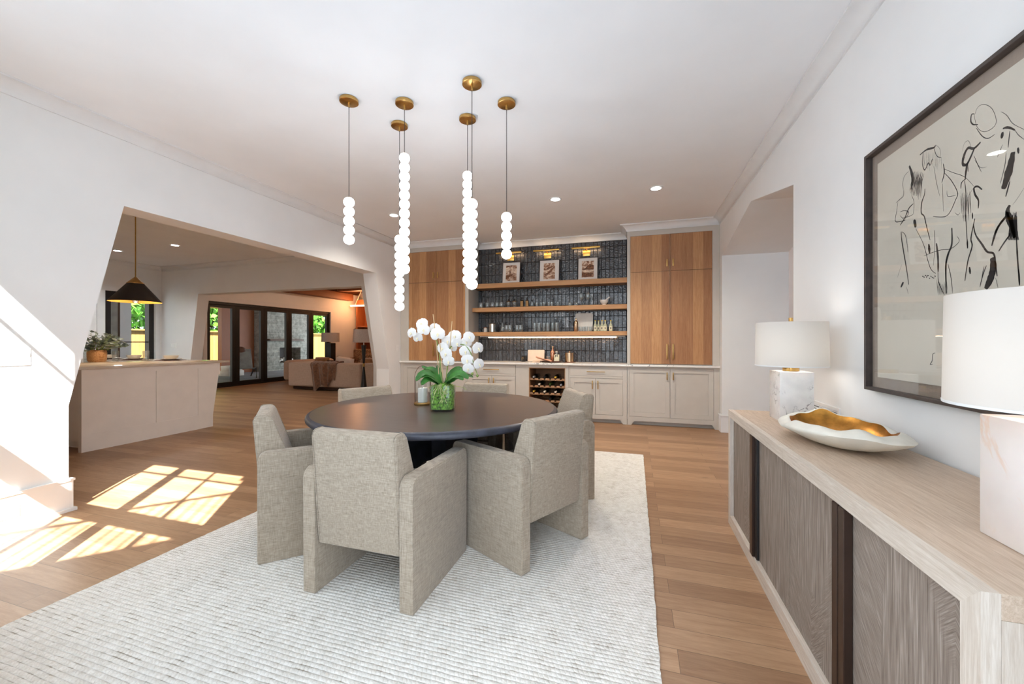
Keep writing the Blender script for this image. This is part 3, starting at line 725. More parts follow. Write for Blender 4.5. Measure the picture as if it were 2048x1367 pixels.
# counter, backsplash, shelves
solo('bar_counter', MB().box(XL + 0.003, XR - 0.004, 6.255, YB + 0.015, 0.885, 0.915, 0.003, 1), 'quartz', 'white quartz counter with dark veins running along the bar', 'counter')
m = MB(); m.box(NX0, NX1, YB + 0.004, YB + 0.02, 0.915, 2.93)
st = struct('wall_backsplash', m, 'grout')
m = MB(); rnd = random.Random(3)
tw, th = 0.0665, 0.192; nx = int((NX1 - NX0) / tw) + 1
z = 0.915
while z < 2.925:
    for i in range(nx):
        x0 = NX0 + i * tw; x1 = min(x0 + tw - 0.003, NX1); z1 = min(z + th - 0.003, 2.925)
        if x1 - x0 < 0.01 or z1 - z < 0.01: continue
        y = [YB - 0.004 + rnd.uniform(-0.0016, 0.0016) for _ in range(4)]
        e = 0.004
        o = [(x0, YB + 0.006, z), (x1, YB + 0.006, z), (x1, YB + 0.006, z1), (x0, YB + 0.006, z1)]
        q = [(x0 + e, y[0], z + e), (x1 - e, y[1], z + e), (x1 - e, y[2], z1 - e), (x0 + e, y[3], z1 - e)]
        m._add(o + q, [(4, 5, 6, 7), (0, 1, 5, 4), (1, 2, 6, 5), (2, 3, 7, 6), (3, 0, 4, 7)])
    z += th
m.build('glazed_tiles', 'tile', st, True, smooth=20)
SZ = [(2.18, 2.261), (1.773, 1.846), (1.358, 1.424)]
for (za, zb), nm in zip(SZ, ('highest', 'middle', 'lowest')):
    solo('floating_shelf', MB().box(NX0 + 0.002, NX1 - 0.002, YS, YB - 0.008, za, zb, 0.002, 1), 'oakshelf',
         {'highest': 'thick oak shelf across the dark tiles carrying three framed photos', 'middle': 'thick oak shelf across the dark tiles with mortar and amber bottles', 'lowest': 'thick oak shelf across the dark tiles with a light bar beneath'}[nm], 'shelf', 'oak shelves on the dark tile')
t = thing('shelf_light', 'long glowing light bar under the lowest oak shelf', 'light', (-1.4, 6.62, 1.32))
MB().box(-2.62, -0.13, 6.60, 6.64, 1.338, 1.357, 0.002, 1).build('housing', 'trim', t, True)
MB().box(-2.46, -0.27, 6.605, 6.635, 1.326, 1.337, 0.003, 1).build('diffuser', 'led', t, True)

# framed sepia photos leaning on the tile
def sepia(name, seed):
    M = Mat(name); v = M.axes('XZY', (1, 1, 1))
    a = M.noise(v, 16 + seed, 5, 0.6, 0.8 + 0.3 * seed); b = M.noise(M.axes('XZY', (1, 2.5, 1)), 7 + seed, 3)
    s = M.n('ShaderNodeMath', operation='ADD', n_0=M.n('ShaderNodeMath', operation='MULTIPLY', n_0=a, n_1=0.65).outputs[0], n_1=M.n('ShaderNodeMath', operation='MULTIPLY', n_0=b, n_1=0.35).outputs[0]).outputs[0]
    M.P(Base_Color=M.ramp(s, [(0.34, (70, 44, 30)), (0.47, (168, 122, 92)), (0.58, (242, 222, 200))]), Roughness=0.7)
    return M.m
TILT = radians(7)
for i, (x0, x1, lab) in enumerate(((-2.2, -1.89, 'small framed sepia photo of pale houses, leftmost on the top oak shelf'), (-1.536, -1.206, 'small framed sepia photo of rowing boats, middle of the top oak shelf'), (-0.882, -0.572, 'small framed sepia photo of hills and a boat, rightmost on the top oak shelf'))):
    xc = (x0 + x1) / 2; w = (x1 - x0) + 0.022; hh = 0.392
    t = thing('framed_photo', lab, 'picture', (xc, 6.60, 2.262), 0, 'framed photos on the top shelf'); t.rotation_euler = (-TILT, 0, 0)
    f = MB(); k = 0.012
    f.box(-w / 2, -w / 2 + k, 0, 0.03, 0, hh); f.box(w / 2 - k, w / 2, 0, 0.03, 0, hh); f.box(-w / 2 + k, w / 2 - k, 0, 0.03, 0, k); f.box(-w / 2 + k, w / 2 - k, 0, 0.03, hh - k, hh)
    f.box(-w / 2, w / 2, 0.018, 0.026, 0.001, hh - 0.001); f.build('frame', 'framewood', t)
    MB().box(-w / 2 + k, w / 2 - k, 0.008, 0.012, k, hh - k).build('mat_board', 'matboard', t)
    px, pz0, pz1 = 0.098, 0.055, 0.33
    p = MB().box(-px, px, 0.005, 0.0078, pz0, pz1); lt, dk = 1, 2
    def F(k, pts):
        old = set(p.bm.faces); p.prism([(x * px, pz0 + (pz1 - pz0) * z) for x, z in pts], 'y', 0.0044 + 0.0002 * (k == 1), 0.0052)
        for f in p.bm.faces:
            if f not in old: f.material_index = k
    if i == 0:
        for q in ([(-1, .62), (-.35, .66), (-.35, .9), (-1, .86)], [(.02, .5), (.3, .5), (.3, .86), (.02, .8)], [(.4, .5), (.6, .5), (.6, .74), (.4, .74)], [(.7, .55), (1, .55), (1, .8), (.7, .76)]): F(lt, q)
        for q in ([(-1, .1), (0, .3), (.6, .44), (-.2, .4), (-1, .36)], [(-.95, .86), (-.3, .92), (-.3, .98), (-.95, .95)], [(-.3, .5), (-.1, .5), (-.1, .62), (-.3, .6)]): F(dk, q)
    elif i == 1:
        for q in ([(-.9, .3), (-.2, .42), (.9, .78), (.5, .5), (-.3, .26)], [(-1, .55), (.3, .68), (.95, .86), (-.2, .74)]): F(dk, q)
        for q in ([(-.8, .12), (.2, .16), (.7, .3), (-.1, .24)], [(-.9, .42), (-.2, .5), (.4, .66), (-.4, .56)]): F(lt, q)
    else:
        for q in ([(-1, .36), (-.4, .3), (.9, .34), (.9, .42), (-.2, .4)], [(-.4, .42), (.1, .44), (.1, .52), (-.2, .5)]): F(lt, q)
        for q in ([(-1, .46), (-.3, .6), (.3, .82), (1, .7), (1, .46)], [(-1, .02), (.6, .02), (.9, .24), (-1, .28)]): F(dk, q)
    p = p.build('print', sepia('sepia_print_' + 'abc'[i], i), t)
    p.data.materials.append(plain('photo_light_' + 'abc'[i], (236, 214, 190), 0.7, var=0.08, vscale=30)); p.data.materials.append(plain('photo_dark_' + 'abc'[i], (112, 74, 52), 0.7, var=0.45, vscale=40))
# brass picture lights
for x0, x1, lab in ((-2.32, -1.86, 'leftmost brass picture light on the dark tile'), (-1.645, -1.198, 'middle brass picture light on the dark tile'), (-0.99, -0.53, 'rightmost brass picture light on the dark tile')):
    xc = (x0 + x1) / 2
    t = thing('picture_light', lab, 'light', (xc, YB - 0.006, 2.69), 0, 'brass picture lights above the framed photos')
    MB().box(-0.062, 0.062, -0.02, 0, 0, 0.1, 0.004).build('back_plate', 'brasslit', t)
    MB().tube([(0, -0.01, 0.085), (0, -0.09, 0.102), (0, -0.125, 0.112)], 0.008).build('arm', 'brasslit', t)
    hd = MB().box(-(x1 - x0) / 2, (x1 - x0) / 2, -0.15, -0.11, 0.102, 0.128, 0.004).build('bar_head', 'brasslit', t)
    MB().box(-(x1 - x0) / 2 + 0.01, (x1 - x0) / 2 - 0.01, -0.1095, -0.1055, 0.104, 0.122).build('diffuser', 'led', hd)
# ------------------------------------------------------------------ rug, table, chairs, pendants
RT = 0.013
m = MB(); rr = random.Random(5)
x0, x1, y0, y1 = -2.655, 0.097, 0.5, 4.632
def edge(ax, a, b, n, c):
    out = []
    for i in range(n):
        t = a + (b - a) * i / n; j = rr.uniform(-0.004, 0.004)
        out.append((t, c + j) if ax == 'x' else (c + j, t))
    return out
pts = edge('x', x0, x1, 140, y0) + edge('y', y0, y1, 210, x1) + edge('x', x1, x0, 140, y1) + edge('y', y1, y0, 210, x0)
m.prism(pts, 'z', 0.001, RT, 0.004, 1)
solo('area_rug', m, 'rug', 'large cream chunky woven rug under the round dining table', 'rug')

TC = Vector((-1.46, 2.80)); TZ = 0.76; TR = 0.925
t = thing('dining_table', 'round charcoal wood dining table on a sculpted pedestal', 'table', (TC.x, TC.y, RT))
z = TZ - RT
m = MB(); n = 96
m.lathe([(0, z - 0.001), (TR - 0.03, z - 0.001), (TR - 0.03, z - 0.03), (0, z - 0.03)], n=n)
MB().lathe([(0, z), (TR - 0.028, z)], n=n).build('tabletop', 'tablewood', t)
MB().lathe([(TR - 0.028, z), (TR - 0.012, z - 0.004), (TR - 0.003, z - 0.012), (TR, z - 0.022), (TR - 0.002, z - 0.034), (TR - 0.012, z - 0.044), (TR - 0.05, z - 0.05), (0, z - 0.05)], n=n).build('table_edge', 'tableedge', t)
for k, a in enumerate((62, 118)):
    g = MB()
    half = [(0.0, 0.36), (0.16, 0.36), (0.24, 0.30), (0.30, 0.0), (0.42, 0.0), (0.42, 0.06), (0.38, 0.12), (0.34, 0.36), (0.37, 0.5), (0.5, z - 0.052)]
    pts = half + [(-x, q) for x, q in half[::-1] if x > 0]
    g.prism(pts, 'y', -0.045 - 0.002 * k, 0.045 + 0.002 * k, 0.006, 2)
    o = g.build('pedestal_panel', 'tableedge', t); o.rotation_euler = (0, 0, radians(a))

# --- dining chair: two slab arms to the floor, deep seat between them, wedge back
def rounded(y0, y1, z0, z1, r, seg=5, low=0.006):
    out = [(y0 + low, z0), (y1 - low, z0), (y1, z0 + low)]
    for k in range(seg + 1):
        a = pi / 2 * k / seg; out.append((y1 - r + r * cos(a), z1 - r + r * sin(a)))
    for k in range(seg + 1):
        a = pi / 2 * k / seg; out.append((y0 + r - r * sin(a), z1 - r + r * cos(a)))
    return out + [(y0, z0 + low)]
def make_chair():
    t = thing('dining_chair', 'x', 'chair', (0, 0, RT), 0, 'upholstered dining chairs round the table')
    W, D, A = 0.31, 0.305, 0.07
    for s in (-1, 1):
        m = MB(); x0, x1 = (W - A, W) if s > 0 else (-W, -W + A)
        m.prism(rounded(-D, D, 0.0, 0.622, 0.045), 'x', x0, x1, 0.010, 3)
        a = m.build('arm_panel', 'linen', t)
        xs = x1 if s > 0 else x0; xi = x0 if s > 0 else x1
        for xx, sg in ((xs, -s), (xi, s)):
            k = MB(); k.tube([(xx + sg * 0.010, y, z) for y, z in rounded(-D + 0.0008, D - 0.0008, 0.012, 0.6212, 0.045)[3:]], 0.0022, 6)
            k.build('seam', 'linen', a)
    x = W - A - 0.003
    # seat box and loose cushion
    st = MB().box(-x, x, -0.17, D - 0.02, 0.245, 0.375, 0.012, 3).build('seat', 'linen', t)
    MB().box(-x + 0.004, x - 0.004, -0.14, D - 0.012, 0.376, 0.47, 0.03, 4).build('seat_cushion', 'linen', st)
    # wedge back: leans out over the rear, flush between the arms
    prof = [(-0.283, 0.245), (-0.33, 0.795), (-0.325, 0.812), (-0.31, 0.82), (-0.265, 0.822), (-0.245, 0.812), (-0.236, 0.795), (-0.165, 0.60), (-0.12, 0.46), (-0.12, 0.245)]
    m = MB().prism(prof, 'x', -x, x, 0.009, 3)
    bk = m.build('backrest', 'linen', t)
    for s in (-1, 1):
        k = MB(); k.tube([(s * (x - 0.009), y - 0.0015, z) for y, z in [(-0.2872, 0.285), (-0.3305, 0.795), (-0.3245, 0.813), (-0.31, 0.8215), (-0.265, 0.8235), (-0.2435, 0.812), (-0.2335, 0.795), (-0.165, 0.61)]], 0.0022, 6)
        k.build('seam', 'linen', bk)
    return t
proto = make_chair()
CH = [(-1.271, 1.902, 0, 'beige linen dining chair nearest the camera, its back to us'),
      (-0.694, 2.454, 61.9, 'beige linen dining chair on the right of the table, back turned to the sideboard'),
      (-2.02, 2.145, -44.4, 'beige linen dining chair left of the nearest chair, seen side on'),
      (-2.17, 3.03, -120.8, 'beige linen dining chair across the table on the left, by the sofa view'),
      (-1.455, 3.56, 180.0, 'beige linen dining chair straight across the table in front of the wine rack'),
      (-0.715, 3.335, 119.0, 'beige linen dining chair behind the right-hand chair, facing the table')]
for i, (x, y, r, lab) in enumerate(CH):
    if i == 0: proto.location = (x, y, RT); proto['label'] = lab
    else: dup(proto, (x, y, RT), radians(r), lab)

# --- pendants: strings of opal globes
PD = [(-1.978, 2.417, 5, 2.307, 'short pendant of five white globes at the left of the cluster'),
      (-1.610, 2.562, 13, 2.641, 'long pendant of thirteen white globes, second cord from the left at ceiling height'),
      (-1.814, 2.813, 9, 2.122, 'low pendant of nine white globes reaching lowest, behind the long left string'),
      (-1.048, 2.496, 9, 2.226, 'pendant of nine white globes from the canopy nearest the camera'),
      (-1.250, 2.887, 13, 2.596, 'long pendant of thirteen white globes behind the nearest string'),
      (-0.894, 2.781, 5, 2.208, 'short pendant of five white globes at the right of the cluster')]
gl = None
def globe_bm():
    return MB().lathe([(0.0, -0.034), (0.009, -0.034), (0.020, -0.0305), (0.0305, -0.0225), (0.0365, -0.0105), (0.0378, 0), (0.0365, 0.0105), (0.0305, 0.0225), (0.020, 0.0305), (0.009, 0.034), (0, 0.034)], n=22)
for x, y, n, zt, lab in PD:
    t = thing('pendant_light', lab, 'pendant light', (x, y, ZC), 0, 'globe pendants over the dining table')
    MB().lathe([(0, -0.026), (0.06, -0.026), (0.0655, -0.023), (0.0655, -0.004), (0.062, 0), (0, 0)], n=36).build('canopy', 'brass', t)
    MB().lathe([(0, -0.058), (0.006, -0.058), (0.0075, -0.052), (0.0075, -0.026)], n=16).build('stem', 'brass', t)
    d = zt - ZC; p = 0.0677
    MB().tube([(0, 0, -0.056), (0, 0, d + 0.004)], 0.0024, 8).build('cord', 'cord', t)
    MB().lathe([(0, d + 0.008), (0.006, d + 0.006), (0.006, d - 0.006), (0, d - 0.006)], n=12).build('cord_cap', 'brass', t)
    for k in range(n):
        if gl is None: o = globe_bm().build('globe', 'globe', t); gl = o
        else: o = gl.copy(); COL.objects.link(o); o.parent = t
        o.location = (0, 0, d - p * (k + 0.5))
    MB().lathe([(0, d - p * n - 0.008), (0.008, d - p * n - 0.006), (0.012, d - p * n + 0.002), (0, d - p * n + 0.004)], n=12).build('end_cap', 'white', t)

for x, y, lab in ((-3.196, 4.822, 'recessed ceiling light left of the pendants, by the kitchen opening'), (-0.928, 4.863, 'recessed ceiling light in the middle, above the bar shelves'), (0.241, 4.851, 'recessed ceiling light at the right, before the right oak cabinet')):
    downlight(x, y, ZC, lab)

# ------------------------------------------------------------------ table centre: orchid and lantern
def opt(u, v, d=0.0, base=Vector((-1.345, 2.655, 0.0)), k=0.00368):
    p = base + CR * ((u - 884) * k) + CF * d
    return Vector((p.x, p.y, H - (v - 682) * k))
OB = (-1.345, 2.655, TZ)
t = thing('orchid_plant', 'white orchid in a mossy square glass vase at the table centre', 'plant', OB)
# rounded square vase
def sq(r, z, k=0.62):
    return (r, z)
def squarish(mb, prof, n=40):
    rings = []
    for r, z in prof:
        ring = []
        for i in range(n):
            a = 2 * pi * i / n; c, s_ = cos(a), sin(a); q = (abs(c) ** 5 + abs(s_) ** 5) ** (-0.2)
            ring.append((r * q * c, r * q * s_, z))
        rings.append(ring)
    vs = [p for g in rings for p in g]; fs = []
    for j in range(len(rings) - 1):
        for i in range(n): fs.append((j * n + i, j * n + (i + 1) % n, (j + 1) * n + (i + 1) % n, (j + 1) * n + i))
    fs.append(tuple(range(n))[::-1]); fs.append(tuple((len(rings) - 1) * n + i for i in range(n)))
    mb._add(vs, fs); return mb
g = MB(); n = 40
squarish(g, [(0.076, 0.0), (0.084, 0.004), (0.088, 0.014), (0.088, 0.175), (0.085, 0.185)])
# open the top face
f = max(g.bm.faces, key=lambda q: q.calc_center_median().z); g.bm.faces.remove(f)
g.build('vase', 'potglass', t).rotation_euler = (0, 0, TH)
g = MB(); squarish(g, [(0.070, 0.010), (0.080, 0.014), (0.080, 0.03), (0.081, 0.145), (0.078, 0.16), (0.066, 0.182), (0.03, 0.2)]); rr = random.Random(2)
for v in g.bm.verts:
    j = 1 + rr.uniform(-0.07, 0.03); v.co.x *= j; v.co.y *= j; v.co.z += rr.uniform(-0.003, 0.004) if v.co.z > 0.1 else 0
g.build('moss', 'moss', t).rotation_euler = (0, 0, TH)
# leaves
def leaf(pts, w, name, mat, parent, nrm=(0, 0, 1), fold=0.25):
    pts = [Vector(p) for p in pts]; m = MB(); N = 10
    def at(s):
        s *= (len(pts) - 1); i = min(int(s), len(pts) - 2); f = s - i
        p0 = pts[max(i - 1, 0)]; p1 = pts[i]; p2 = pts[i + 1]; p3 = pts[min(i + 2, len(pts) - 1)]
        return 0.5 * ((2 * p1) + (p2 - p0) * f + (2 * p0 - 5 * p1 + 4 * p2 - p3) * f * f + (3 * p1 - p0 - 3 * p2 + p3) * f ** 3)
    def fn(a, b):
        c = at(a); tg = (at(min(a + 0.02, 1)) - at(max(a - 0.02, 0))).normalized()
        sd = tg.cross(Vector(nrm)).normalized(); up = sd.cross(tg)
        ww = w * (0.28 + 0.72 * sin(pi * min(0.04 + a * 0.93, 1) ** 0.85)) * (1 if a < 0.93 else 0.6)
        x = (b - 0.5) * 2
        return c + sd * (x * ww) + up * (abs(x) ** 1.4 * ww * fold)
    m.grid(fn, N, 6); return m.build(name, mat, parent, True, solid=0.0022)
L = [([(884, 770, 0), (868, 752, -.03), (850, 745, -.08), (838, 758, -.12)], .033), ([(885, 772, 0), (872, 758, .02), (855, 741, .04), (830, 749, .05)], .026),
     ([(886, 770, 0), (868, 746, .02), (848, 738, .05), (838, 733, .06)], .018), ([(888, 770, 0), (905, 750, .0), (917, 740, .02), (916, 738, .03)], .02),
     ([(888, 770, 0), (905, 752, -.03), (922, 746, -.06), (937, 755, -.08)], .033), ([(887, 770, 0), (910, 756, .03), (930, 752, .06), (942, 756, .08)], .022),
     ([(886, 772, 0), (893, 768, -.03), (903, 762, -.06), (912, 758, -.07)], .02), ([(884, 772, 0), (878, 752, .01), (873, 740, .02), (872, 730, .03)], .018),
     ([(885, 772, 0), (872, 764, -.04), (858, 757, -.09), (848, 766, -.11)], .034),
     ([(884, 771, -.01), (872, 757, -.05), (858, 748, -.08), (846, 752, -.1)], .03), ([(888, 771, -.01), (899, 757, -.05), (914, 750, -.08), (928, 757, -.1)], .03), ([(888, 771, .01), (900, 748, .03), (914, 738, .05), (922, 744, .06)], .026), ([(884, 771, .0), (874, 750, .0), (862, 738, .0), (850, 737, .0)], .024)]
for pts, w in L: leaf([opt(*p) for p in pts], w * 1.08, 'leaf', 'oleaf', t, nrm=(-CF.x * 0.55, -CF.y * 0.55, 0.8))
# flower stems and stakes
def spline(pts, n=28):
    out = []; P = [Vector(p) for p in pts]
    for i in range(len(P) - 1):
        p0, p1, p2, p3 = P[max(i - 1, 0)], P[i], P[i + 1], P[min(i + 2, len(P) - 1)]
        for k in range(6):
            f = k / 6; out.append(0.5 * ((2 * p1) + (p2 - p0) * f + (2 * p0 - 5 * p1 + 4 * p2 - p3) * f * f + (3 * p1 - p0 - 3 * p2 + p3) * f ** 3))
    return out + [P[-1]]
S1 = [opt(*p) for p in ((882, 768, 0), (879, 740, 0), (876, 705, .01), (869, 674, .0), (858, 662, -.02), (846, 660, -.03), (836, 661, -.04))]
S2 = [opt(*p) for p in ((890, 768, 0), (893, 735, -.01), (897, 700, -.01), (904, 691, -.02), (916, 688, -.02), (930, 691, -.03), (941, 706, -.04), (946, 725, -.04), (953, 745, -.05), (955, 749, -.05))]
for S in (S1, S2): MB().tube(spline(S), [0.0042 - 0.0016 * i / 60 for i in range(len(spline(S)))], 8).build('flower_stem', 'stem', t, True)
for p in (((877, 768, .005), (869, 668, .005), (864, 628, .0)), ((885, 768, -.01), (880, 700, -.01), (876, 674, -.01)), ((893, 740, .0), (898, 690, .0), (902, 642, .0))):
    MB().tube([opt(*q) for q in p], 0.0032, 8).build('stake', 'stake', t, True)
rr = random.Random(8)
def flower(u, v, r, d=0.0, face=None, parent=None):
    c = opt(u, v, d); m = MB()
    f = Vector(face or (rr.uniform(-.5, .5), 0, rr.uniform(-.25, .25))); fw = (-CF + CR * f.x + Vector((0, 0, f.z))).normalized()
    rt = fw.cross(Vector((0, 0, 1))).normalized(); up = rt.cross(fw); roll = rr.uniform(-.25, .25)
    def petal(ang, ln, wd, lift):
        e = rt * cos(ang) + up * sin(ang); sd = fw.cross(e)
        def fn(a, b):
            x = (b - .5) * 2; ww = wd * (max(0.0, 4 * (0.06 + .94 * a) * (1 - (0.06 + .94 * a))) ** 0.62)
            return c + e * (ln * a) + sd * (x * ww) + fw * (lift * (0.35 * a - a * a) - 0.10 * wd * x * x + .004)
        m.grid(fn, 6, 6)
    for a, ln, wd in ((pi / 2, 1.0, .42), (pi + .55, 1.0, .42), (-.55, 1.0, .42)): petal(a + roll, r * ln, r * wd * 1.15, r * .25)
    for a in (.32, pi - .32): petal(a + roll, r * 1.02, r * .72, r * .12)
    o = m.build('flower', 'petal', parent, True, smooth=80, solid=0.0008)
    k = MB(); k.ball(c + fw * .012 - up * .004, r * .16, 1, 1, 1.2, 10, 6); k.tube([c + fw * .008 - up * .006, c + fw * .022 - up * (r * .3), c + fw * .026 - up * (r * .45)], [r * .12, r * .1, r * .03], 6)
    k.build('flower_lip', 'lip', o, True)
FL = [(843, 648, .052, -.02), (848, 660, .05, -.05, (.2, 0, .1)), (825, 666, .044, -.05, (-.5, 0, 0)), (836, 675, .042, -.04, (-.2, 0, -.3)), (867, 656, .046, .02, (.2, 0, .3)), (876, 668, .058, -.05, (.1, 0, .1)),
      (893, 682, .048, .0), (884, 696, .05, -.01, (-.3, 0, 0)), (907, 672, .054, .01, (.1, 0, .2)), (913, 686, .046, -.03), (891, 707, .05, -.02, (-.2, 0, 0)), (896, 722, .048, -.02, (0, 0, -.2)),
      (931, 684, .046, -.01, (.2, 0, .1)), (937, 674, .048, -.03, (.4, 0, .2)), (930, 702, .05, -.03, (.1, 0, -.1)), (955, 696, .05, -.04, (.7, 0, 0)), (934, 719, .05, -.04, (0, 0, -.1)), (936, 736, .046, -.05, (0, 0, -.2)), (957, 727, .046, -.05, (.6, 0, 0)), (901, 694, .044, .02)]
for f in FL: flower(f[0], f[1], f[2] * 0.93, f[3], f[4] if len(f) > 4 else None, t)
for u, v, r in ((944, 746, .0095), (954, 750, .0095)):
    MB().ball(opt(u, v, -.05), r, 1, 1, 1.15, 12, 8).build('bud', 'stem', t, True)
rr = random.Random(4)
for k in range(11):
    a = k / 11 * 2 * pi; x0 = 886 + rr.uniform(-10, 12); p = []
    u, v = x0, 768
    tu = 884 + 24 * cos(a); 
    for s in range(6):
        p.append(opt(u + (tu - u) * s / 8, 767 + (s * 7 if k % 2 else s * 3.5), -.092 - rr.uniform(0, .006) if s > 1 else -.05 - .04 * s))
        u += rr.uniform(-3, 3)
    MB().tube(spline(p), 0.0024, 6).build('root', 'root', t, True)
for p in (((900, 768, 0), (912, 771, -.03), (926, 773, -.04), (932, 777, -.05)), ((878, 768, 0), (866, 769, -.03), (858, 774, -.05)), ((872, 768, .0), (862, 772, .03), (856, 779, .03))):
    MB().tube(spline([opt(*q) for q in p]), 0.0024, 6).build('root', 'root', t, True)

t = thing('candle_lantern', 'glass lantern with brass foot, leather handle and white candle', 'candle holder', (-1.615, 2.835, TZ))
MB().lathe([(0, 0), (0.066, 0), (0.068, 0.004), (0.068, 0.016), (0.064, 0.02), (0, 0.02)], n=32).build('base', 'oldbrass', t)
MB().lathe([(0.060, 0.021), (0.060, 0.2), (0.0572, 0.2), (0.0572, 0.021)], n=32).build('glass_cylinder', 'lanternglass', t)
c = MB().lathe([(0, 0.021), (0.037, 0.021), (0.0385, 0.03), (0.0385, 0.128), (0.036, 0.133), (0, 0.128)], n=28).build('candle', 'candle', t)
MB().tube([(0, 0, 0.127), (0.001, 0, 0.142)], 0.0012, 6).build('wick', 'cord', c)
hd = MB(); P = [Vector((0.063 * cos(a), 0, 0.21 + 0.10 * sin(a))) for a in [pi * i / 16 for i in range(17)]]
P = [Vector((0.063, 0, 0.02))] + P + [Vector((-0.063, 0, 0.02))]
def strap(mb, P, w, th):
    vs = []; 
    for i, p in enumerate(P):
        tg = (P[min(i + 1, len(P) - 1)] - P[max(i - 1, 0)]).normalized(); nr = Vector((-tg.z, 0, tg.x))
        for a, b in ((-1, -1), (1, -1), (1, 1), (-1, 1)): vs.append(p + Vector((0, a * w, 0)) + nr * (b * th))
    fs = [(i * 4 + k, i * 4 + (k + 1) % 4, i * 4 + 4 + (k + 1) % 4, i * 4 + 4 + k) for i in range(len(P) - 1) for k in range(4)] + [(0, 1, 2, 3), tuple(len(vs) - 4 + k for k in range(4))]
    mb._add(vs, fs)
strap(hd, P, 0.011, 0.0018); hd.build('handle', 'leather', t).rotation_euler = (0, 0, TH + radians(14))
# ------------------------------------------------------------------ things on the bar shelves and counter
def sx(u, y):      # place along the back wall: abscissa of a sight line on plane y
    a = (u - 1024) / 796.4; dx, dy = -sin(TH) + a * cos(TH), cos(TH) + a * sin(TH)
    return dx * y / dy
def cupglass(name, prof, label, cat, x, y, z, mat='glass', group=None):
    m = MB().lathe(prof, n=18)
    o = m.build(name, mat); o.location = (x, y, z); return tag(o, label, cat, group)
TUM = [(0, 0), (0.032, 0), (0.036, 0.004), (0.038, 0.09), (0.036, 0.09), (0.034, 0.012), (0, 0.012)]
STEMLESS = [(0, 0), (0.024, 0), (0.04, 0.02), (0.044, 0.045), (0.036, 0.095), (0.0345, 0.095), (0.042, 0.045), (0.037, 0.02), (0.02, 0.006), (0, 0.006)]
HIGH = [(0, 0), (0.03, 0), (0.032, 0.003), (0.034, 0.15), (0.032, 0.15), (0.030, 0.014), (0, 0.014)]
WINE = [(0, 0), (0.034, 0), (0.034, 0.002), (0.006, 0.006), (0.004, 0.02), (0.004, 0.085), (0.02, 0.1), (0.036, 0.125), (0.041, 0.15), (0.033, 0.2), (0.0318, 0.2), (0.0395, 0.15), (0.0345, 0.126), (0.018, 0.102), (0, 0.094)]
VOT = [(0, 0), (0.022, 0), (0.025, 0.004), (0.027, 0.07), (0.0255, 0.07), (0.023, 0.008), (0, 0.008)]
def jar(x, y, z, label):
    t = thing('apothecary_jar', label, 'jar', (x, y, z), 0, 'lidded glass jars on the middle shelf')
    MB().lathe([(0, 0), (0.03, 0), (0.034, 0.006), (0.03, 0.028), (0.038, 0.04), (0.04, 0.09), (0.038, 0.09), (0.036, 0.045), (0.02, 0.034), (0, 0.034)], n=20).build('jar_body', 'glass', t)
    l = MB().lathe([(0.048, 0.0915), (0.05, 0.096), (0.03, 0.112), (0.008, 0.12), (0, 0.12)], n=20).build('lid', 'steel', t)
    MB().ball((0, 0, 0.133), 0.013, 1, 1, 1.3, 12, 8).build('knob', 'black', l)
z2, z3, zc = 1.847, 1.425, 0.916
for i, u in enumerate((962, 973.5, 985, 993, 1003)):
    cupglass('stemless_glass', STEMLESS, f'{ORD[i]} stemless glass from the left on the middle oak shelf', 'glass', sx(u, 6.56), 6.56 + 0.03 * (i % 2), z2, group='stemless glasses on the middle shelf')
jar(sx(1017, 6.56), 6.56, z2, 'left lidded glass jar on the middle oak shelf'); jar(sx(1029, 6.56), 6.56, z2, 'right lidded glass jar on the middle oak shelf, by the amber bottles')
def amber(x, y, z, label):
    t = thing('amber_bottle', label, 'bottle', (x, y, z), 0, 'amber bottles on the middle shelf')
    MB().lathe([(0, 0), (0.028, 0), (0.03, 0.004), (0.03, 0.1), (0.024, 0.118), (0.011, 0.128), (0.011, 0.137), (0, 0.137)], n=20).build('bottle_body', 'amber', t)
    MB().lathe([(0.0135, 0.137), (0.0135, 0.162), (0.012, 0.165), (0, 0.165)], n=16).build('cap', 'black', t)
    m = MB(); m.grid(lambda a, b: Vector((0.0306 * sin(-0.9 + 1.8 * a), -0.0306 * cos(-0.9 + 1.8 * a), 0.012 + 0.09 * b)), 8, 1); m.build('paper_label', 'kraft', t)
amber(sx(1044, 6.56), 6.56, z2, 'left amber bottle with brown label on the middle shelf'); amber(sx(1054.3, 6.56), 6.56, z2, 'right amber bottle with brown label on the middle shelf')
cupglass('stemless_glass', STEMLESS, 'dim stemless glass right behind the amber bottles', 'glass', sx(1064, 6.64), 6.64, z2, group='stemless glasses on the middle shelf')
for i, (u, y) in enumerate(((1073.5, 6.54), (1082.5, 6.6), (1088, 6.53), (1098, 6.6), (1103.5, 6.53), (1115.5, 6.55))):
    cupglass('votive_cup', VOT, f'{ORD[i]} small clear cup from the left in the middle shelf row', 'glass', sx(u, y), y, z2, group='small clear cups on the middle shelf')
for i, u in enumerate((1140, 1151.5)):
    t = thing('glass_cloche', ('left', 'right')[i] + ' small domed glass on the middle shelf before the wine glasses', 'glass', (sx(u, 6.56), 6.56, z2), 0, 'domed glasses on the middle shelf')
    MB().lathe([(0, 0), (0.038, 0), (0.04, 0.004), (0.038, 0.008), (0, 0.008)], n=18).build('base_plate', 'steel', t)
    MB().lathe([(0.034, 0.009), (0.034, 0.04), (0.022, 0.062), (0, 0.07), (0, 0.068), (0.021, 0.06), (0.032, 0.04), (0.032, 0.009)], n=18).build('dome', 'glass', t)
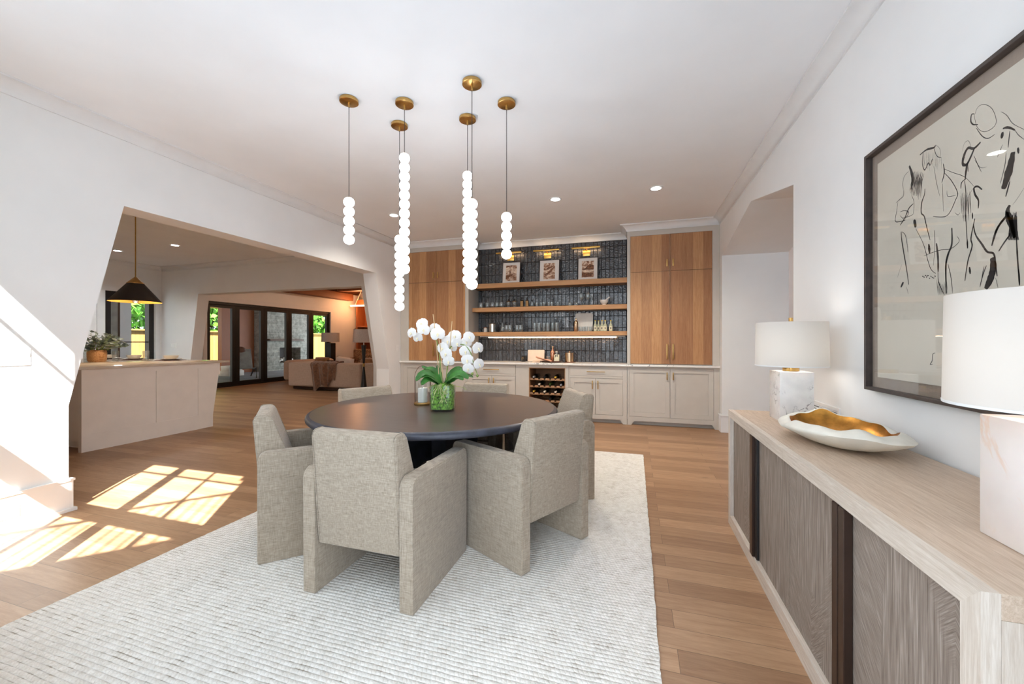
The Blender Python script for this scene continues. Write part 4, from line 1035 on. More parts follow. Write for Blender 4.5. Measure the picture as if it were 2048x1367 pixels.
for i, u in enumerate((1162.5, 1175.5)):
    cupglass('wine_glass', WINE, ('left', 'right')[i] + ' stemmed wine glass on the middle shelf beside the mortar', 'glass', sx(u, 6.57), 6.57, z2, group='stemmed wine glasses on the middle shelf')
t = thing('mortar', 'white stone mortar on the middle shelf', 'mortar', (sx(1208, 6.57), 6.57, z2))
MB().lathe([(0, 0), (0.03, 0), (0.033, 0.006), (0.028, 0.014), (0.05, 0.03), (0.064, 0.055), (0.066, 0.082), (0.056, 0.082), (0.05, 0.05), (0, 0.03)], n=24).build('mortar_bowl', 'white', t)
m = MB(); m.tube([(0.01, 0, 0.055), (0.05, 0, 0.1), (0.085, 0, 0.128)], [0.016, 0.011, 0.014], 12)
tag(rebase(m.build('pestle', 'white')), 'white stone pestle leaning in the mortar', 'pestle'); o = COL.objects[-1] if False else bpy.data.objects['pestle']
o.location = (sx(1208, 6.57) + 0.048, 6.57, z2 + o.location.z)
# lowest shelf
t = thing('jar_candle', 'pale jar candle with copper lid at the left of the lowest shelf', 'candle', (sx(971, 6.57), 6.57, z3))
MB().lathe([(0, 0), (0.03, 0), (0.032, 0.004), (0.032, 0.07), (0, 0.07)], n=20).build('jar_body', 'white', t)
MB().lathe([(0.042, 0.0705), (0.043, 0.074), (0.042, 0.08), (0, 0.082)], n=20).build('lid', 'copper', t)
t = thing('ice_bucket', 'polished steel ice bucket on the lowest oak shelf', 'ice bucket', (sx(985, 6.57), 6.57, z3))
MB().lathe([(0, 0), (0.062, 0), (0.065, 0.004), (0.068, 0.135), (0.065, 0.135), (0.061, 0.01), (0, 0.01)], n=28).build('bucket_body', 'steel', t)
MB().lathe([(0.068, 0.135), (0.075, 0.137), (0.075, 0.142), (0.064, 0.142), (0.064, 0.135)], n=28).build('rim', 'champagne', t)
def pitcher(x, y, z, label):
    t = thing('glass_carafe', label, 'carafe', (x, y, z), 0)
    MB().lathe([(0, 0), (0.036, 0), (0.042, 0.02), (0.04, 0.07), (0.022, 0.11), (0.02, 0.15), (0.0185, 0.15), (0.02, 0.11), (0.037, 0.07), (0.039, 0.02), (0, 0.008)], n=20).build('carafe_body', 'glass', t)
    MB().ball((0, 0, 0.158), 0.014, 1, 1, 1, 12, 8).build('stopper', 'glass', t)
pitcher(sx(1005, 6.62), 6.62, z3, 'clear glass carafe right of the steel ice bucket')
for i, u in enumerate((1012, 1021, 1033, 1042)):
    cupglass('stemless_glass', [(r * 1.05, q * 1.25) for r, q in STEMLESS], f'{ORD[i]} rounded glass from the left on the lowest shelf', 'glass', sx(u, 6.56), 6.53 if i % 2 else 6.6, z3, group='rounded glasses on the lowest shelf')
for i, (u, y) in enumerate(((1069.5, 6.6), (1078, 6.53), (1088, 6.6), (1095.5, 6.53), (1105, 6.6), (1113.5, 6.53))):
    cupglass('highball_glass', HIGH, f'{ORD[i]} tall straight glass from the left on the lowest shelf', 'glass', sx(u, y), y, z3, group='tall straight glasses on the lowest shelf')
t = thing('cocktail_shaker', 'champagne metal cocktail shaker in front of the pale stone board', 'cocktail shaker', (sx(1152, 6.55), 6.55, z3))
MB().lathe([(0, 0), (0.03, 0), (0.034, 0.01), (0.038, 0.13), (0.036, 0.132), (0, 0.132)], n=24).build('shaker_body', 'champagne', t)
sl = MB().lathe([(0.037, 0.133), (0.03, 0.165), (0.019, 0.18), (0, 0.18)], n=24).build('strainer_top', 'champagne', t)
MB().lathe([(0.0185, 0.181), (0.0185, 0.206), (0.014, 0.214), (0, 0.215)], n=20).build('cap', 'champagne', sl)
def leaning(name, w, h, th, mat, label, cat, x, y, z, lean=9, r=0.03, rz=0):
    m = MB(); pts = []
    for cx, cz, a0 in ((w / 2 - r, r, -90), (w / 2 - r, h - r, 0), (-w / 2 + r, h - r, 90), (-w / 2 + r, r, 180)):
        for k in range(6): a = radians(a0 + 18 * k); pts.append((cx + r * cos(a), cz + r * sin(a)))
    m.prism(pts, 'y', 0, th, 0.002, 1); o = m.build(name, mat); o.location = (x, y, z); o.rotation_euler = (-radians(lean), 0, radians(rz)); return tag(o, label, cat)
leaning('serving_board', sx(1185.5, 6.68) - sx(1150, 6.68), 0.31, 0.014, 'boardstone', 'pale stone serving board leaning on the lowest shelf', 'serving board', sx(1167.5, 6.68), 6.675, z3 + 0.003)
for i, u in enumerate((1160, 1166.5, 1173, 1180)):
    cupglass('cordial_glass', [(r * 0.92, q * 1.12) for r, q in VOT], f'{ORD[i]} little glass from the left before the pale stone board', 'glass', sx(u, 6.53), 6.53 + 0.05 * (i % 2), z3, group='little glasses before the stone board')
def tonic(x, y, z, label):
    t = thing('mixer_bottle', label, 'bottle', (x, y, z), 0, 'mixer bottles on the lowest shelf')
    MB().lathe([(0, 0), (0.026, 0), (0.028, 0.004), (0.028, 0.088), (0.022, 0.108), (0.012, 0.126), (0.011, 0.165), (0, 0.165)], n=20).build('bottle_body', 'tonic', t)
    MB().lathe([(0.0135, 0.165), (0.0135, 0.174), (0.011, 0.177), (0, 0.177)], n=16).build('cap', 'capgold', t)
    m = MB(); m.grid(lambda a, b: Vector((0.0286 * sin(-1.1 + 2.2 * a), -0.0286 * cos(-1.1 + 2.2 * a), 0.014 + 0.066 * b)), 8, 1); l = m.build('paper_label', 'label', t)
    m = MB(); m.grid(lambda a, b: Vector((0.0289 * sin(-.22 + .44 * a), -0.0289 * cos(-.22 + .44 * a), 0.03 + 0.034 * b)), 4, 1); m.build('label_mark', 'ink', l)
for i, (u, y) in enumerate(((1190.5, 6.54), (1197, 6.6), (1204, 6.54), (1210.5, 6.54), (1221.5, 6.55))):
    tonic(sx(u, y), y, z3, ('leftmost', 'second', 'third', 'fourth', 'rightmost, set apart')[i] + ' small labelled mixer bottle on the lowest shelf')
# counter
t = thing('black_candle', 'small black candle jar with pale ring mark on the bar counter', 'candle', (sx(1047, 6.62), 6.62, zc))
MB().lathe([(0, 0), (0.034, 0), (0.036, 0.003), (0.036, 0.1), (0.033, 0.1), (0.033, 0.08), (0, 0.08)], n=24).build('jar_body', 'black', t)
m = MB()
for rad in (0.018, 0.009):
    q = [(0.0365 * sin(rad * cos(a) / 0.0365 - .2), -0.0365 * cos(rad * cos(a) / 0.0365 - .2), 0.052 + rad * 1.5 * sin(a)) for a in [2 * pi * k / 24 for k in range(19)]]
    m.tube(q, 0.002, 6)
m.build('label_mark', 'kraft', t)
leaning('cutting_board', sx(1088, 6.66) - sx(1055, 6.66), 0.2, 0.018, 'boardwood', 'pale wooden cutting board leaning on the dark tile', 'cutting board', sx(1071.5, 6.66), 6.66, zc + 0.003, 9, 0.012)
leaning('serving_board', 0.13, 0.085, 0.012, 'boardwood', 'small pale block lying below the cutting board', 'serving board', sx(1073, 6.5), 6.47, zc + 0.002, 70, 0.01)
t = thing('serving_tray', 'shallow dark tray holding bottles on the bar counter', 'tray', (sx(1102, 6.5), 6.52, zc))
MB().lathe([(0, 0), (0.15, 0), (0.185, 0.018), (0.19, 0.022), (0.186, 0.024), (0.15, 0.008), (0, 0.008)], n=36, sy=0.62).build('tray_dish', 'tray', t)
m = MB(); rr = random.Random(3)
m.grid(lambda a, b: Vector((-0.2 + 0.27 * a, -0.05 + 0.11 * b - 0.05 * a, 0.078 - 0.052 * a + 0.012 * sin(9 * b + 3 * a) + 0.02 * (1 - a) * sin(5 * b))), 14, 10)
o = m.build('napkin', 'napkin', solid=0.003); o.location = (sx(1097, 6.5), 6.47, zc); tag(o, 'peach linen napkin draped over the edge of the dark tray', 'napkin')
cupglass('tumbler', TUM, 'clear tumbler on the dark tray', 'glass', sx(1097, 6.54), 6.565, zc + 0.0095)
t = thing('copper_bottle', 'tall copper-toned bottle standing on the dark tray', 'bottle', (sx(1105, 6.56), 6.575, zc + 0.0095))
MB().lathe([(0, 0), (0.034, 0), (0.036, 0.004), (0.036, 0.13), (0.03, 0.165), (0.013, 0.19), (0.012, 0.225), (0, 0.225)], n=22).build('bottle_body', 'copper', t)
MB().lathe([(0.015, 0.225), (0.016, 0.25), (0.012, 0.254), (0, 0.254)], n=16).build('stopper', 'champagne', t)
t = thing('spirit_bottle', 'square bottle with white label and dark emblem on the tray', 'bottle', (sx(1113.5, 6.5), 6.50, zc + 0.0095))
MB().box(-0.042, 0.042, -0.03, 0.03, 0, 0.12, 0.008, 3).build('bottle_body', 'label', t)
MB().lathe([(0.03, 0.12), (0.022, 0.135), (0.02, 0.15), (0, 0.15)], n=18).build('bottle_shoulder', 'glass', t)
MB().lathe([(0.026, 0.15), (0.027, 0.178), (0.024, 0.18), (0, 0.18)], n=18).build('stopper', 'steel', t)
m = MB()
for cx, cz, w, h in ((-0.012, 0.1, 0.02, 0.018), (0.012, 0.108, 0.014, 0.022), (-0.018, 0.082, 0.012, 0.014), (0.014, 0.086, 0.02, 0.01)): m.box(cx - w / 2, cx + w / 2, -0.0312, -0.0301, cz - h / 2, cz + h / 2)
m.build('label_mark', 'ink', t)
t = thing('champagne_bucket', 'ribbed champagne-gold bucket on the bar counter', 'ice bucket', (sx(1139, 6.56), 6.56, zc + 0.0105))
m = MB(); prof = [(0, 0), (0.07, 0), (0.074, 0.004), (0.074, 0.15), (0.07, 0.15), (0.068, 0.01), (0, 0.01)]
m.lathe(prof, n=40); m.build('bucket_body', 'champagne', t)
MB().lathe([(0.0705, 0.151), (0.04, 0.158), (0, 0.16)], n=32).build('lid', 'champagne', t); MB().ball((0, 0, 0.168), 0.011, 1, 1, 1, 12, 8).build('knob', 'champagne', t)
solo('coaster_plate', MB().lathe([(0, 0), (0.09, 0), (0.1, 0.006), (0.1, 0.01), (0, 0.01)], (sx(1139, 6.56), 6.56, zc), 32), 'copper', 'round copper coaster plate under the champagne-gold bucket', 'plate')
# ------------------------------------------------------------------ sideboard wall
bx0, bx1, by0, by1, bz = 0.63, 1.15, 0.985, 3.10, 0.79
t = thing('sideboard', 'long limed-wood sideboard with grey chevron doors along the right wall', 'sideboard', ((bx0 + bx1) / 2, (by0 + by1) / 2, 0))
f = 0.05
MB().prism([(by0, bz), (by1, bz), (by1 - f, bz - f), (by0 + f, bz - f)], 'x', bx0, bx0 + 0.03).build('front_rail', 'limedv', t, True, smooth=0)
MB().prism([(by0, 0.0), (by1, 0.0), (by1 - f, f + 0.02), (by0 + f, f + 0.02)], 'x', bx0, bx0 + 0.03).build('front_rail', 'limedv', t, True, smooth=0)
MB().prism([(by0, 0.0), (by0, bz), (by0 + f, bz - f), (by0 + f, f + 0.02)], 'x', bx0, bx0 + 0.03).build('front_stile', 'limedz', t, True, smooth=0)
MB().prism([(by1, 0.0), (by1, bz), (by1 - f, bz - f), (by1 - f, f + 0.02)], 'x', bx0, bx0 + 0.03).build('front_stile', 'limedz', t, True, smooth=0)
MB().box(bx0 + 0.0305, bx1, by0, by1, bz - f, bz, 0.001, 1).build('top', 'limed', t, True)
MB().box(bx0 + 0.0305, bx1, by0, by0 + 0.04, 0, bz - f).build('end_panel', 'limede', t, True); MB().box(bx0 + 0.0305, bx1, by1 - 0.04, by1, 0, bz - f).build('end_panel', 'limede', t, True)
MB().box(bx0 + 0.0305, bx1, by0 + 0.04, by1 - 0.04, 0.0, f).build('bottom', 'limedv', t, True); MB().box(bx1 - 0.02, bx1, by0 + 0.04, by1 - 0.04, f, bz - f).build('back_panel', 'limedv', t, True)
xd = bx0 + 0.022; z0, z1 = f + 0.022, bz - f - 0.002
for ya, yb, hs in ((by0 + f + 0.002, 1.532, (1.494, 1.53)), (1.535, 2.022, (1.537, 1.573)), (2.025, 2.498, ()), (2.501, by1 - f - 0.002, (2.50, 2.552))):
    d = MB().box(xd, xd + 0.02, ya, yb, z0, z1).build('door', 'chevron', t, True)
    if hs: MB().box(xd - 0.026, xd - 0.0005, hs[0], hs[1], z0, z1, 0.002, 1).build('handle', 'bronze', d, True)
    if hs == (2.50, 2.552): MB().box(xd - 0.014, xd - 0.0005, 2.462, 2.499, z0, z1, 0.002, 1).build('handle', 'black', d, True)
MT['limed'] 
def lamp(x, y, label, mat, rz=0):
    t = thing('table_lamp', label, 'lamp', (x, y, bz), radians(rz), 'table lamps on the sideboard')
    MB().box(-0.086, 0.086, -0.096, 0.096, 0, 0.295, 0.004, 2).build('base_block', mat, t)
    MB().lathe([(0, 0.296), (0.042, 0.296), (0.043, 0.298), (0.043, 0.32), (0.04, 0.323), (0.012, 0.324), (0.012, 0.36), (0, 0.36)], n=32).build('neck', 'brass', t)
    R = 0.187; s0, s1 = 0.325, 0.588
    sh = MB().lathe([(R, s0), (R - 0.004, s1), (R - 0.0055, s1), (R - 0.0015, s0), (R, s0)], n=56).build('lamp_shade', 'shade', t)
    MB().lathe([(R + 0.0006, s0), (R + 0.001, s0 + 0.006), (R - 0.002, s0 + 0.007), (R - 0.002, s0)], n=56).build('shade_trim', 'trim', sh)
    hp = MB(); 
    for k in range(3):
        a = 2 * pi * k / 3; hp.tube([(0, 0, s1 - 0.012), ((R - 0.008) * cos(a), (R - 0.008) * sin(a), s1 - 0.012)], 0.0018, 6)
    hp.tube([(0, 0, 0.45), (0, 0, s1)], 0.004, 8); hp.build('harp', 'brass', t)
    MB().lathe([(0, s1), (0.011, s1), (0.0115, s1 + 0.004), (0.0115, s1 + 0.028), (0, s1 + 0.03)], n=18).build('finial', 'brass', t)
    MB().ball((0, 0, 0.44), 0.03, 1, 1, 1.25, 16, 10).build('light_bulb', 'bulb', t)
    L = bpy.data.lights.new('table_lamp_bulb', 'POINT'); L.energy = 1.3; L.color = (1, 0.98, 0.95); L.shadow_soft_size = 0.1
    o = bpy.data.objects.new('table_lamp_bulb', L); COL.objects.link(o); o.location = (x, y, bz + 0.43)
lamp(0.908, 2.80, 'far table lamp with veined marble block and white drum shade', 'marble', 0)
lamp(0.910, 1.197, 'near table lamp with pale alabaster block, at the right edge', 'alabaster', 0)
# sculptural bowl: plaster body rolling over to a rippled mouth, gold inside
bc = Vector((0.905, 2.205, bz)); ra, rb = 0.21, 0.335
t = thing('decorative_bowl', 'white sculptural bowl with rippled rim and gold inside on the sideboard', 'bowl', bc, radians(6))
def ripple(a): return 0.5 * sin(6 * a + 0.6) + 0.35 * sin(10 * a + 2.1) + 0.25 * sin(3 * a + 4)
def ring(k, zz, rp=0.0, kw=0.0):
    return lambda a: Vector((ra * (k + kw * ripple(a)) * cos(a), rb * (k + kw * ripple(a) * 0.7) * sin(a), zz + rp * ripple(a) + (0.012 if rp else 0) * sin(2 * a - 0.6)))
OUT = [ring(0.0, 0.0), ring(0.30, 0.0), ring(0.40, 0.004), ring(0.62, 0.020), ring(0.84, 0.044), ring(0.97, 0.066, 0.002), ring(1.0, 0.076, 0.004, .01), ring(0.97, 0.084, 0.005, .015), ring(0.92, 0.091, 0.008, .02), ring(0.86, 0.097, 0.012, .025), ring(0.81, 0.1, 0.014, .03), ring(0.785, 0.097, 0.014, .03)]
INN = [ring(0.786, 0.0965, 0.014, .03), ring(0.76, 0.08, 0.01, .02), ring(0.70, 0.056, 0.004), ring(0.56, 0.034, 0.001), ring(0.28, 0.022), ring(0.0, 0.02)]
def rings(mb, R, n=84):
    vs = []; fs = []
    for q in R:
        for i in range(n): vs.append(q(2 * pi * i / n))
    for j in range(len(R) - 1):
        for i in range(n): fs.append((j * n + i, j * n + (i + 1) % n, (j + 1) * n + (i + 1) % n, (j + 1) * n + i))
    mb._add(vs, fs); bmesh.ops.remove_doubles(mb.bm, verts=mb.bm.verts[:], dist=1e-5); return mb
rings(MB(), OUT).build('bowl_body', 'plaster', t, smooth=80); rings(MB(), INN).build('gold_lining', 'gold', t, smooth=80)

# framed ink drawing
AX = XR - 0.003; ay0, ay1, az0, az1 = 0.90, 2.486, 1.02, 2.21
t = thing('framed_art', 'large dark-framed ink drawing of loose figures on the right wall', 'picture', (AX, (ay0 + ay1) / 2, az0))
k = 0.016
m = MB()
for a in ((ay0, ay0 + k, az0, az1), (ay1 - k, ay1, az0, az1), (ay0 + k, ay1 - k, az0, az0 + k), (ay0 + k, ay1 - k, az1 - k, az1)): m.box(AX - 0.038, AX, *a, 0.0015, 1)
m.build('frame', 'framewood', t, True)
MB().box(AX - 0.008, AX - 0.002, ay0 + k, ay1 - k, az0 + k, az1 - k).build('liner', 'liner', t, True)
lw = 0.052
MB().box(AX - 0.0125, AX - 0.0085, ay0 + k + lw, ay1 - k - lw, az0 + k + lw, az1 - k - lw).build('paper', 'paper', t, True)
PX = AX - 0.0128
def ap(u, v):
    """sight line through (u, v) met with the sheet: the drawing was measured on its own plane"""
    a = (u - 1024) / 796.4; b = -(v - 682) / 796.4; dx, dy = -sin(TH) + a * cos(TH), cos(TH) + a * sin(TH)
    s = PX / dx; return Vector((PX, dy * s, H + b * s))
def stroke(mb, pts, w, o, sc, rag=0.0, taper=0.35):
    P = [ap(o[0] + x / sc, o[1] + y / sc) for x, y in pts]
    P = spline(P) if len(P) > 2 else [P[0].lerp(P[1], i / 6) for i in range(7)]
    dep = 1.75; W = w / sc / 796.4 * dep * 0.5
    vs = []
    for i, p in enumerate(P):
        q = P[min(i + 1, len(P) - 1)] - P[max(i - 1, 0)]; n = Vector((0, -q.z, q.y)); n = n.normalized() if n.length > 1e-9 else Vector((0, 1, 0))
        s = i / (len(P) - 1); ww = W * (taper + (1 - taper) * sin(pi * min(max(0.08 + 0.84 * s, 0), 1))) * (1 + rag * rr.uniform(-1, 1))
        vs += [p + n * ww, p - n * ww]
    b = [mb.bm.verts.new(v) for v in vs]
    for i in range(len(P) - 1):
        mb.bm.faces.new([b[2 * i], b[2 * i + 1], b[2 * i + 3], b[2 * i + 2]])
rr = random.Random(6); m = MB(); A = (1730, 80); B = (1730, 420); SA, SB = 3.418, 3.255
for pts, w in [([(302, 860), (318, 905), (325, 955), (315, 1020)], 24), ([(300, 895), (270, 930), (258, 980), (262, 1020)], 4), ([(265, 1025), (262, 1065), (235, 1090), (212, 1112)], 5), ([(225, 1110), (216, 1170), (208, 1238), (250, 1238), (275, 1230)], 6),
    ([(240, 1175), (270, 1165), (300, 1180), (268, 1222), (240, 1200)], 5), ([(330, 1118), (300, 1150), (272, 1215), (240, 1265)], 10), ([(250, 1215), (300, 1205), (330, 1190)], 4), ([(318, 1060), (335, 1110), (330, 1190)], 4),
    ([(410, 1015), (405, 1060), (388, 1110), (385, 1180), (405, 1205), (420, 1270), (445, 1367)], 9), ([(375, 785), (420, 750), (470, 735), (482, 718)], 12), ([(398, 765), (392, 840), (408, 888), (432, 840), (445, 855), (462, 810)], 7), ([(470, 735), (490, 790), (520, 805)], 5), ([(484, 716), (512, 745), (516, 800)], 2),
    ([(470, 860), (490, 980), (510, 1065)], 3), ([(535, 845), (542, 905), (525, 975)], 8), ([(545, 910), (590, 960), (632, 1040), (620, 1090), (560, 1200), (465, 1205)], 6), ([(530, 980), (535, 1170)], 3), ([(540, 880), (600, 905), (680, 935), (745, 1000)], 3), ([(560, 1030), (567, 1068), (620, 1060)], 3),
    ([(790, 698), (745, 740), (705, 738), (678, 785), (668, 845), (695, 850), (722, 800), (745, 745)], 17), ([(665, 760), (680, 705), (708, 690), (725, 730)], 2), ([(695, 850), (690, 900), (684, 955)], 13), ([(685, 950), (660, 975), (655, 1015)], 7), ([(680, 960), (690, 1060), (685, 1240)], 6), ([(700, 830), (705, 900)], 6), ([(745, 790), (770, 850), (795, 900)], 4), ([(750, 820), (790, 870), (832, 866)], 2),
    ([(800, 1022), (770, 1000), (745, 1012), (752, 1055), (775, 1095), (774, 1150)], 12), ([(745, 1005), (710, 1060), (695, 1110)], 2), ([(735, 1180), (735, 1222)], 9),
    ([(750, 510), (770, 460), (810, 440), (860, 460), (890, 515), (895, 570), (860, 610), (810, 626), (770, 600), (752, 545), (750, 510)], 3), ([(747, 505), (728, 510), (724, 555), (740, 577), (772, 577)], 8), ([(760, 600), (800, 655), (840, 672), (886, 645)], 5),
    ([(930, 490), (970, 515), (1010, 570), (1090, 612)], 3), ([(942, 605), (965, 598), (990, 600), (1025, 615)], 12), ([(1025, 615), (1050, 650), (1090, 680)], 3), ([(940, 628), (935, 672)], 20), ([(990, 620), (978, 735)], 6), ([(940, 715), (905, 800)], 4),
    ([(1012, 765), (995, 850), (968, 950), (945, 1018)], 44), ([(990, 965), (962, 1070)], 9), ([(1045, 735), (1050, 775)], 13), ([(965, 770), (955, 860), (925, 980)], 4), ([(990, 1128), (975, 1170), (1000, 1240), (1022, 1350)], 26), ([(965, 1200), (920, 1260), (890, 1325)], 12), ([(1087, 1010), (1050, 1070), (1010, 1125)], 2), ([(616, 1180), (635, 1195), (650, 1180)], 3)]:
    stroke(m, pts, w, A, SA, 0.12)
for k_ in range(26):
    x = 330 + k_ * 2.9; stroke(m, [(x + rr.uniform(-4, 4), 905 + rr.uniform(-10, 30)), (x - 12, 965), (x - 22 + rr.uniform(-6, 6), 1030 + k_ * 1.6 + rr.uniform(-20, 30))], 3.2, A, SA, 0.3)
for k_ in range(12):
    x = 400 + k_ * 11; stroke(m, [(x, 760 + rr.uniform(0, 60)), (x + rr.uniform(-6, 6), 840 + rr.uniform(0, 60))], 1.6, A, SA, 0.3)
for k_ in range(14):
    x = 655 + k_ * 5; stroke(m, [(x, 1060 + rr.uniform(-30, 20)), (x + rr.uniform(-5, 5), 1180 + rr.uniform(-10, 60))], 2.2, A, SA, 0.3)
for k_ in range(12):
    x = 1000 + k_ * 3.4; stroke(m, [(x, 1190 + rr.uniform(-20, 20)), (x - 14 + k_ * 1.5, 1300), (x - 20 + k_ * 3, 1367)], 5, A, SA, 0.3)
for pts, w in [([(715, 55), (690, 180), (697, 235), (670, 330), (650, 460)], 9), ([(705, 90), (720, 160), (760, 220), (795, 270), (838, 285), (850, 360), (860, 430)], 11), ([(825, 310), (835, 370), (815, 450), (785, 512)], 40), ([(790, 360), (765, 430), (748, 500)], 6), ([(775, 365), (760, 440)], 4), ([(850, 440), (866, 505)], 3),
    ([(920, 0), (932, 60), (962, 120), (975, 180)], 26), ([(915, 50), (860, 120), (825, 232)], 13), ([(950, 150), (900, 220), (870, 268)], 9), ([(985, 170), (992, 300), (1005, 480)], 8), ([(1000, 385), (1006, 490)], 10), ([(235, 140), (240, 200), (258, 310), (270, 380), (285, 485)], 10), ([(240, 140), (265, 170), (280, 275)], 5), ([(250, 468), (233, 502)], 18), ([(320, 62), (330, 112)], 26), ([(330, 120), (380, 220), (410, 330), (430, 385), (460, 412)], 5),
    ([(415, 220), (421, 282)], 19), ([(465, 215), (475, 310), (476, 402)], 15), ([(565, 115), (565, 220), (540, 290), (526, 370), (530, 545)], 14), ([(385, 298), (440, 275), (500, 258), (560, 250), (612, 205), (600, 170)], 4), ([(540, 350), (560, 440), (570, 540)], 5), ([(475, 400), (480, 470), (515, 550)], 5), ([(240, 350), (210, 440)], 2), ([(680, 370), (685, 415)], 13),
    ([(457, 928), (441, 938), (437, 980), (424, 1003), (440, 1002)], 6), ([(655, 0), (660, 120), (668, 250)], 5), ([(665, 190), (668, 250)], 10), ([(450, 130), (455, 230), (445, 360)], 4), ([(270, 500), (282, 545)], 3)]:
    stroke(m, pts, w, B, SB, 0.12)
for k_ in range(10):
    x = 372 + k_ * 9; stroke(m, [(x, 436 + rr.uniform(-14, 10)), (x + 7, 434 + rr.uniform(-14, 10))], 6, B, SB, 0.4)
for k_ in range(14):
    x = 466 + k_ * 5; stroke(m, [(x, 470 + rr.uniform(-20, 20)), (x + 8, 545 + rr.uniform(-10, 10))], 2.2, B, SB, 0.3)
m.build('ink_drawing', 'ink', t, True, smooth=0)
MB().box(AX - 0.020, AX - 0.018, ay0 + k - 0.002, ay1 - k + 0.002, az0 + k - 0.002, az1 - k + 0.002).build('glass_cover', 'artglass', t, True)

# return-air grille, switches, outlet
t = thing('wall_vent', 'white louvred return-air grille on the wall behind the far lamp', 'vent', (XR, 3.02, 0.70))
m = MB(); vy0, vy1, vz0, vz1 = -0.195, 0.195, 0.0, 0.165
m.box(-0.008, 0, vy0, vy0 + 0.02, vz0, vz1); m.box(-0.008, 0, vy1 - 0.02, vy1, vz0, vz1); m.box(-0.008, 0, vy0 + .02, vy1 - .02, vz1 - 0.02, vz1); m.box(-0.008, 0, vy0 + .02, vy1 - .02, vz0, vz0 + 0.02)
m.build('grille_frame', 'trim', t)
m = MB()
for i in range(8): m.hexa([(-0.008, vy0 + .02, .024 + .016 * i), (-0.001, vy0 + .02, .029 + .016 * i), (-0.001, vy1 - .02, .029 + .016 * i), (-0.008, vy1 - .02, .024 + .016 * i), (-0.008, vy0 + .02, .027 + .016 * i), (-0.001, vy0 + .02, .032 + .016 * i), (-0.001, vy1 - .02, .032 + .016 * i), (-0.008, vy1 - .02, .027 + .016 * i)])
m.box(-0.0085, -0.001, -0.07, -0.064, .02, .145); m.box(-0.0085, -0.001, 0.064, 0.07, .02, .145); m.build('louvres', 'trim', t)
MB().box(-0.001, -0.0005, vy0 + .021, vy1 - .021, .021, .144).build('duct', 'slot', t)
def plate(label, x, y, z, w, h, n, face, name='light_switch', group=None):
    t = thing(name, label, 'switch' if 'switch' in name else 'outlet', (x, y, z), 0 if face == '+x' else (-pi / 2 if face == '-y' else 0))
    MB().box(0, 0.006, -w / 2, w / 2, 0, h, 0.002, 2).build('cover_plate', 'plastic', t)
    for i in range(n):
        yc = -w / 2 + w * (i + .5) / n
        if 'switch' in name:
            MB().hexa([(0.006, yc - .016, h / 2 - .033), (0.007, yc - .016, h / 2 - .033), (0.007, yc + .016, h / 2 - .033), (0.006, yc + .016, h / 2 - .033), (0.006, yc - .016, h / 2 + .033), (0.0125, yc - .016, h / 2 + .033), (0.0125, yc + .016, h / 2 + .033), (0.006, yc + .016, h / 2 + .033)]).build('rocker', 'plastic', t)
        else:
            o = MB().lathe([(0, 0), (0.017, 0), (0.017, 0.003), (0, 0.003)], n=24, M=Matrix.Rotation(pi / 2, 3, 'Y')).build('socket', 'plastic', t); o.location = (0.006, yc, h / 2)
            m = MB()
            for dz in (-.006, .006): m.box(0.003, 0.0034, -.004, .004, dz - .0012, dz + .0012)
            m.lathe([(0, 0), (.0025, 0), (.0025, .0004), (0, .0004)], (0.003, .009, 0), 10, Matrix.Rotation(pi / 2, 3, 'Y')); m.build('slots', 'slot', o)
    return t
plate('wide white switch plate on the sunlit left wall', XL, 1.585, 1.098, 0.186, 0.117, 4, '+x')
plate('white outlet on the tall baseboard of the left wall', XL + 0.018, 1.563, 0.073, 0.112, 0.078, 2, '+x', 'wall_outlet')
plate('small white switch beside the left tall oak cabinet', XL, 6.2, 1.08, 0.07, 0.115, 1, '+x')
plate('white switch plate on the kitchen wall beside the black glazed door', -10.35, YK, 1.1, 0.186, 0.117, 4, '-y')
# ------------------------------------------------------------------ kitchen
IX0, IX1, IY0, IY1, IZ = -8.9, -5.995, 2.885, 4.47, 0.97
t = thing('kitchen_island', 'cream panelled kitchen island seen through the wide opening', 'island', ((IX0 + IX1) / 2, (IY0 + IY1) / 2, 0))
prof = [(IY0, 0), (4.366, 0), (4.366, 0.178), (4.45, 0.765), (IY1, 0.765), (IY1, 0.94), (IY0, 0.94)]
MB().prism(prof, 'x', IX1 - 0.05, IX1).build('end_panel', 'island', t, True, smooth=0)
m = MB(); T = IX1 + 0.009
for a in ((IY0, 2.96), (3.625, 3.655), (4.15, 4.19)): m.box(IX1 + 0.0003, T, a[0], a[1], 0, 0.94)
m.box(IX1 + 0.0003, T, 2.96, 3.625, 0.875, 0.94); m.box(IX1 + 0.0003, T, 3.655, 4.15, 0.875, 0.94); m.box(IX1 + 0.0003, T, 2.96, 3.625, 0, 0.2); m.box(IX1 + 0.0003, T, 3.655, 4.15, 0, 0.2)
m.build('applied_moulding', 'island', t, True, smooth=0)
MB().box(IX0, IX1 - 0.05, IY0 + 0.06, IY1 - 0.32, 0.1, 0.94).build('cabinet_body', 'island', t, True)
MB().box(IX0 + 0.05, IX1 - 0.09, IY0 + 0.13, IY1 - 0.4, 0, 0.1).build('toe_kick', 'island', t, True)
MB().box(IX0 - 0.03, IX1 + 0.03, IY0 - 0.035, 4.6, 0.94, IZ, 0.004, 2).build('countertop', 'islandtop', t, True)
def ipt(u, y):
    a = (u - 1024) / 796.4; dx, dy = -sin(TH) + a * cos(TH), cos(TH) + a * sin(TH); return dx * y / dy
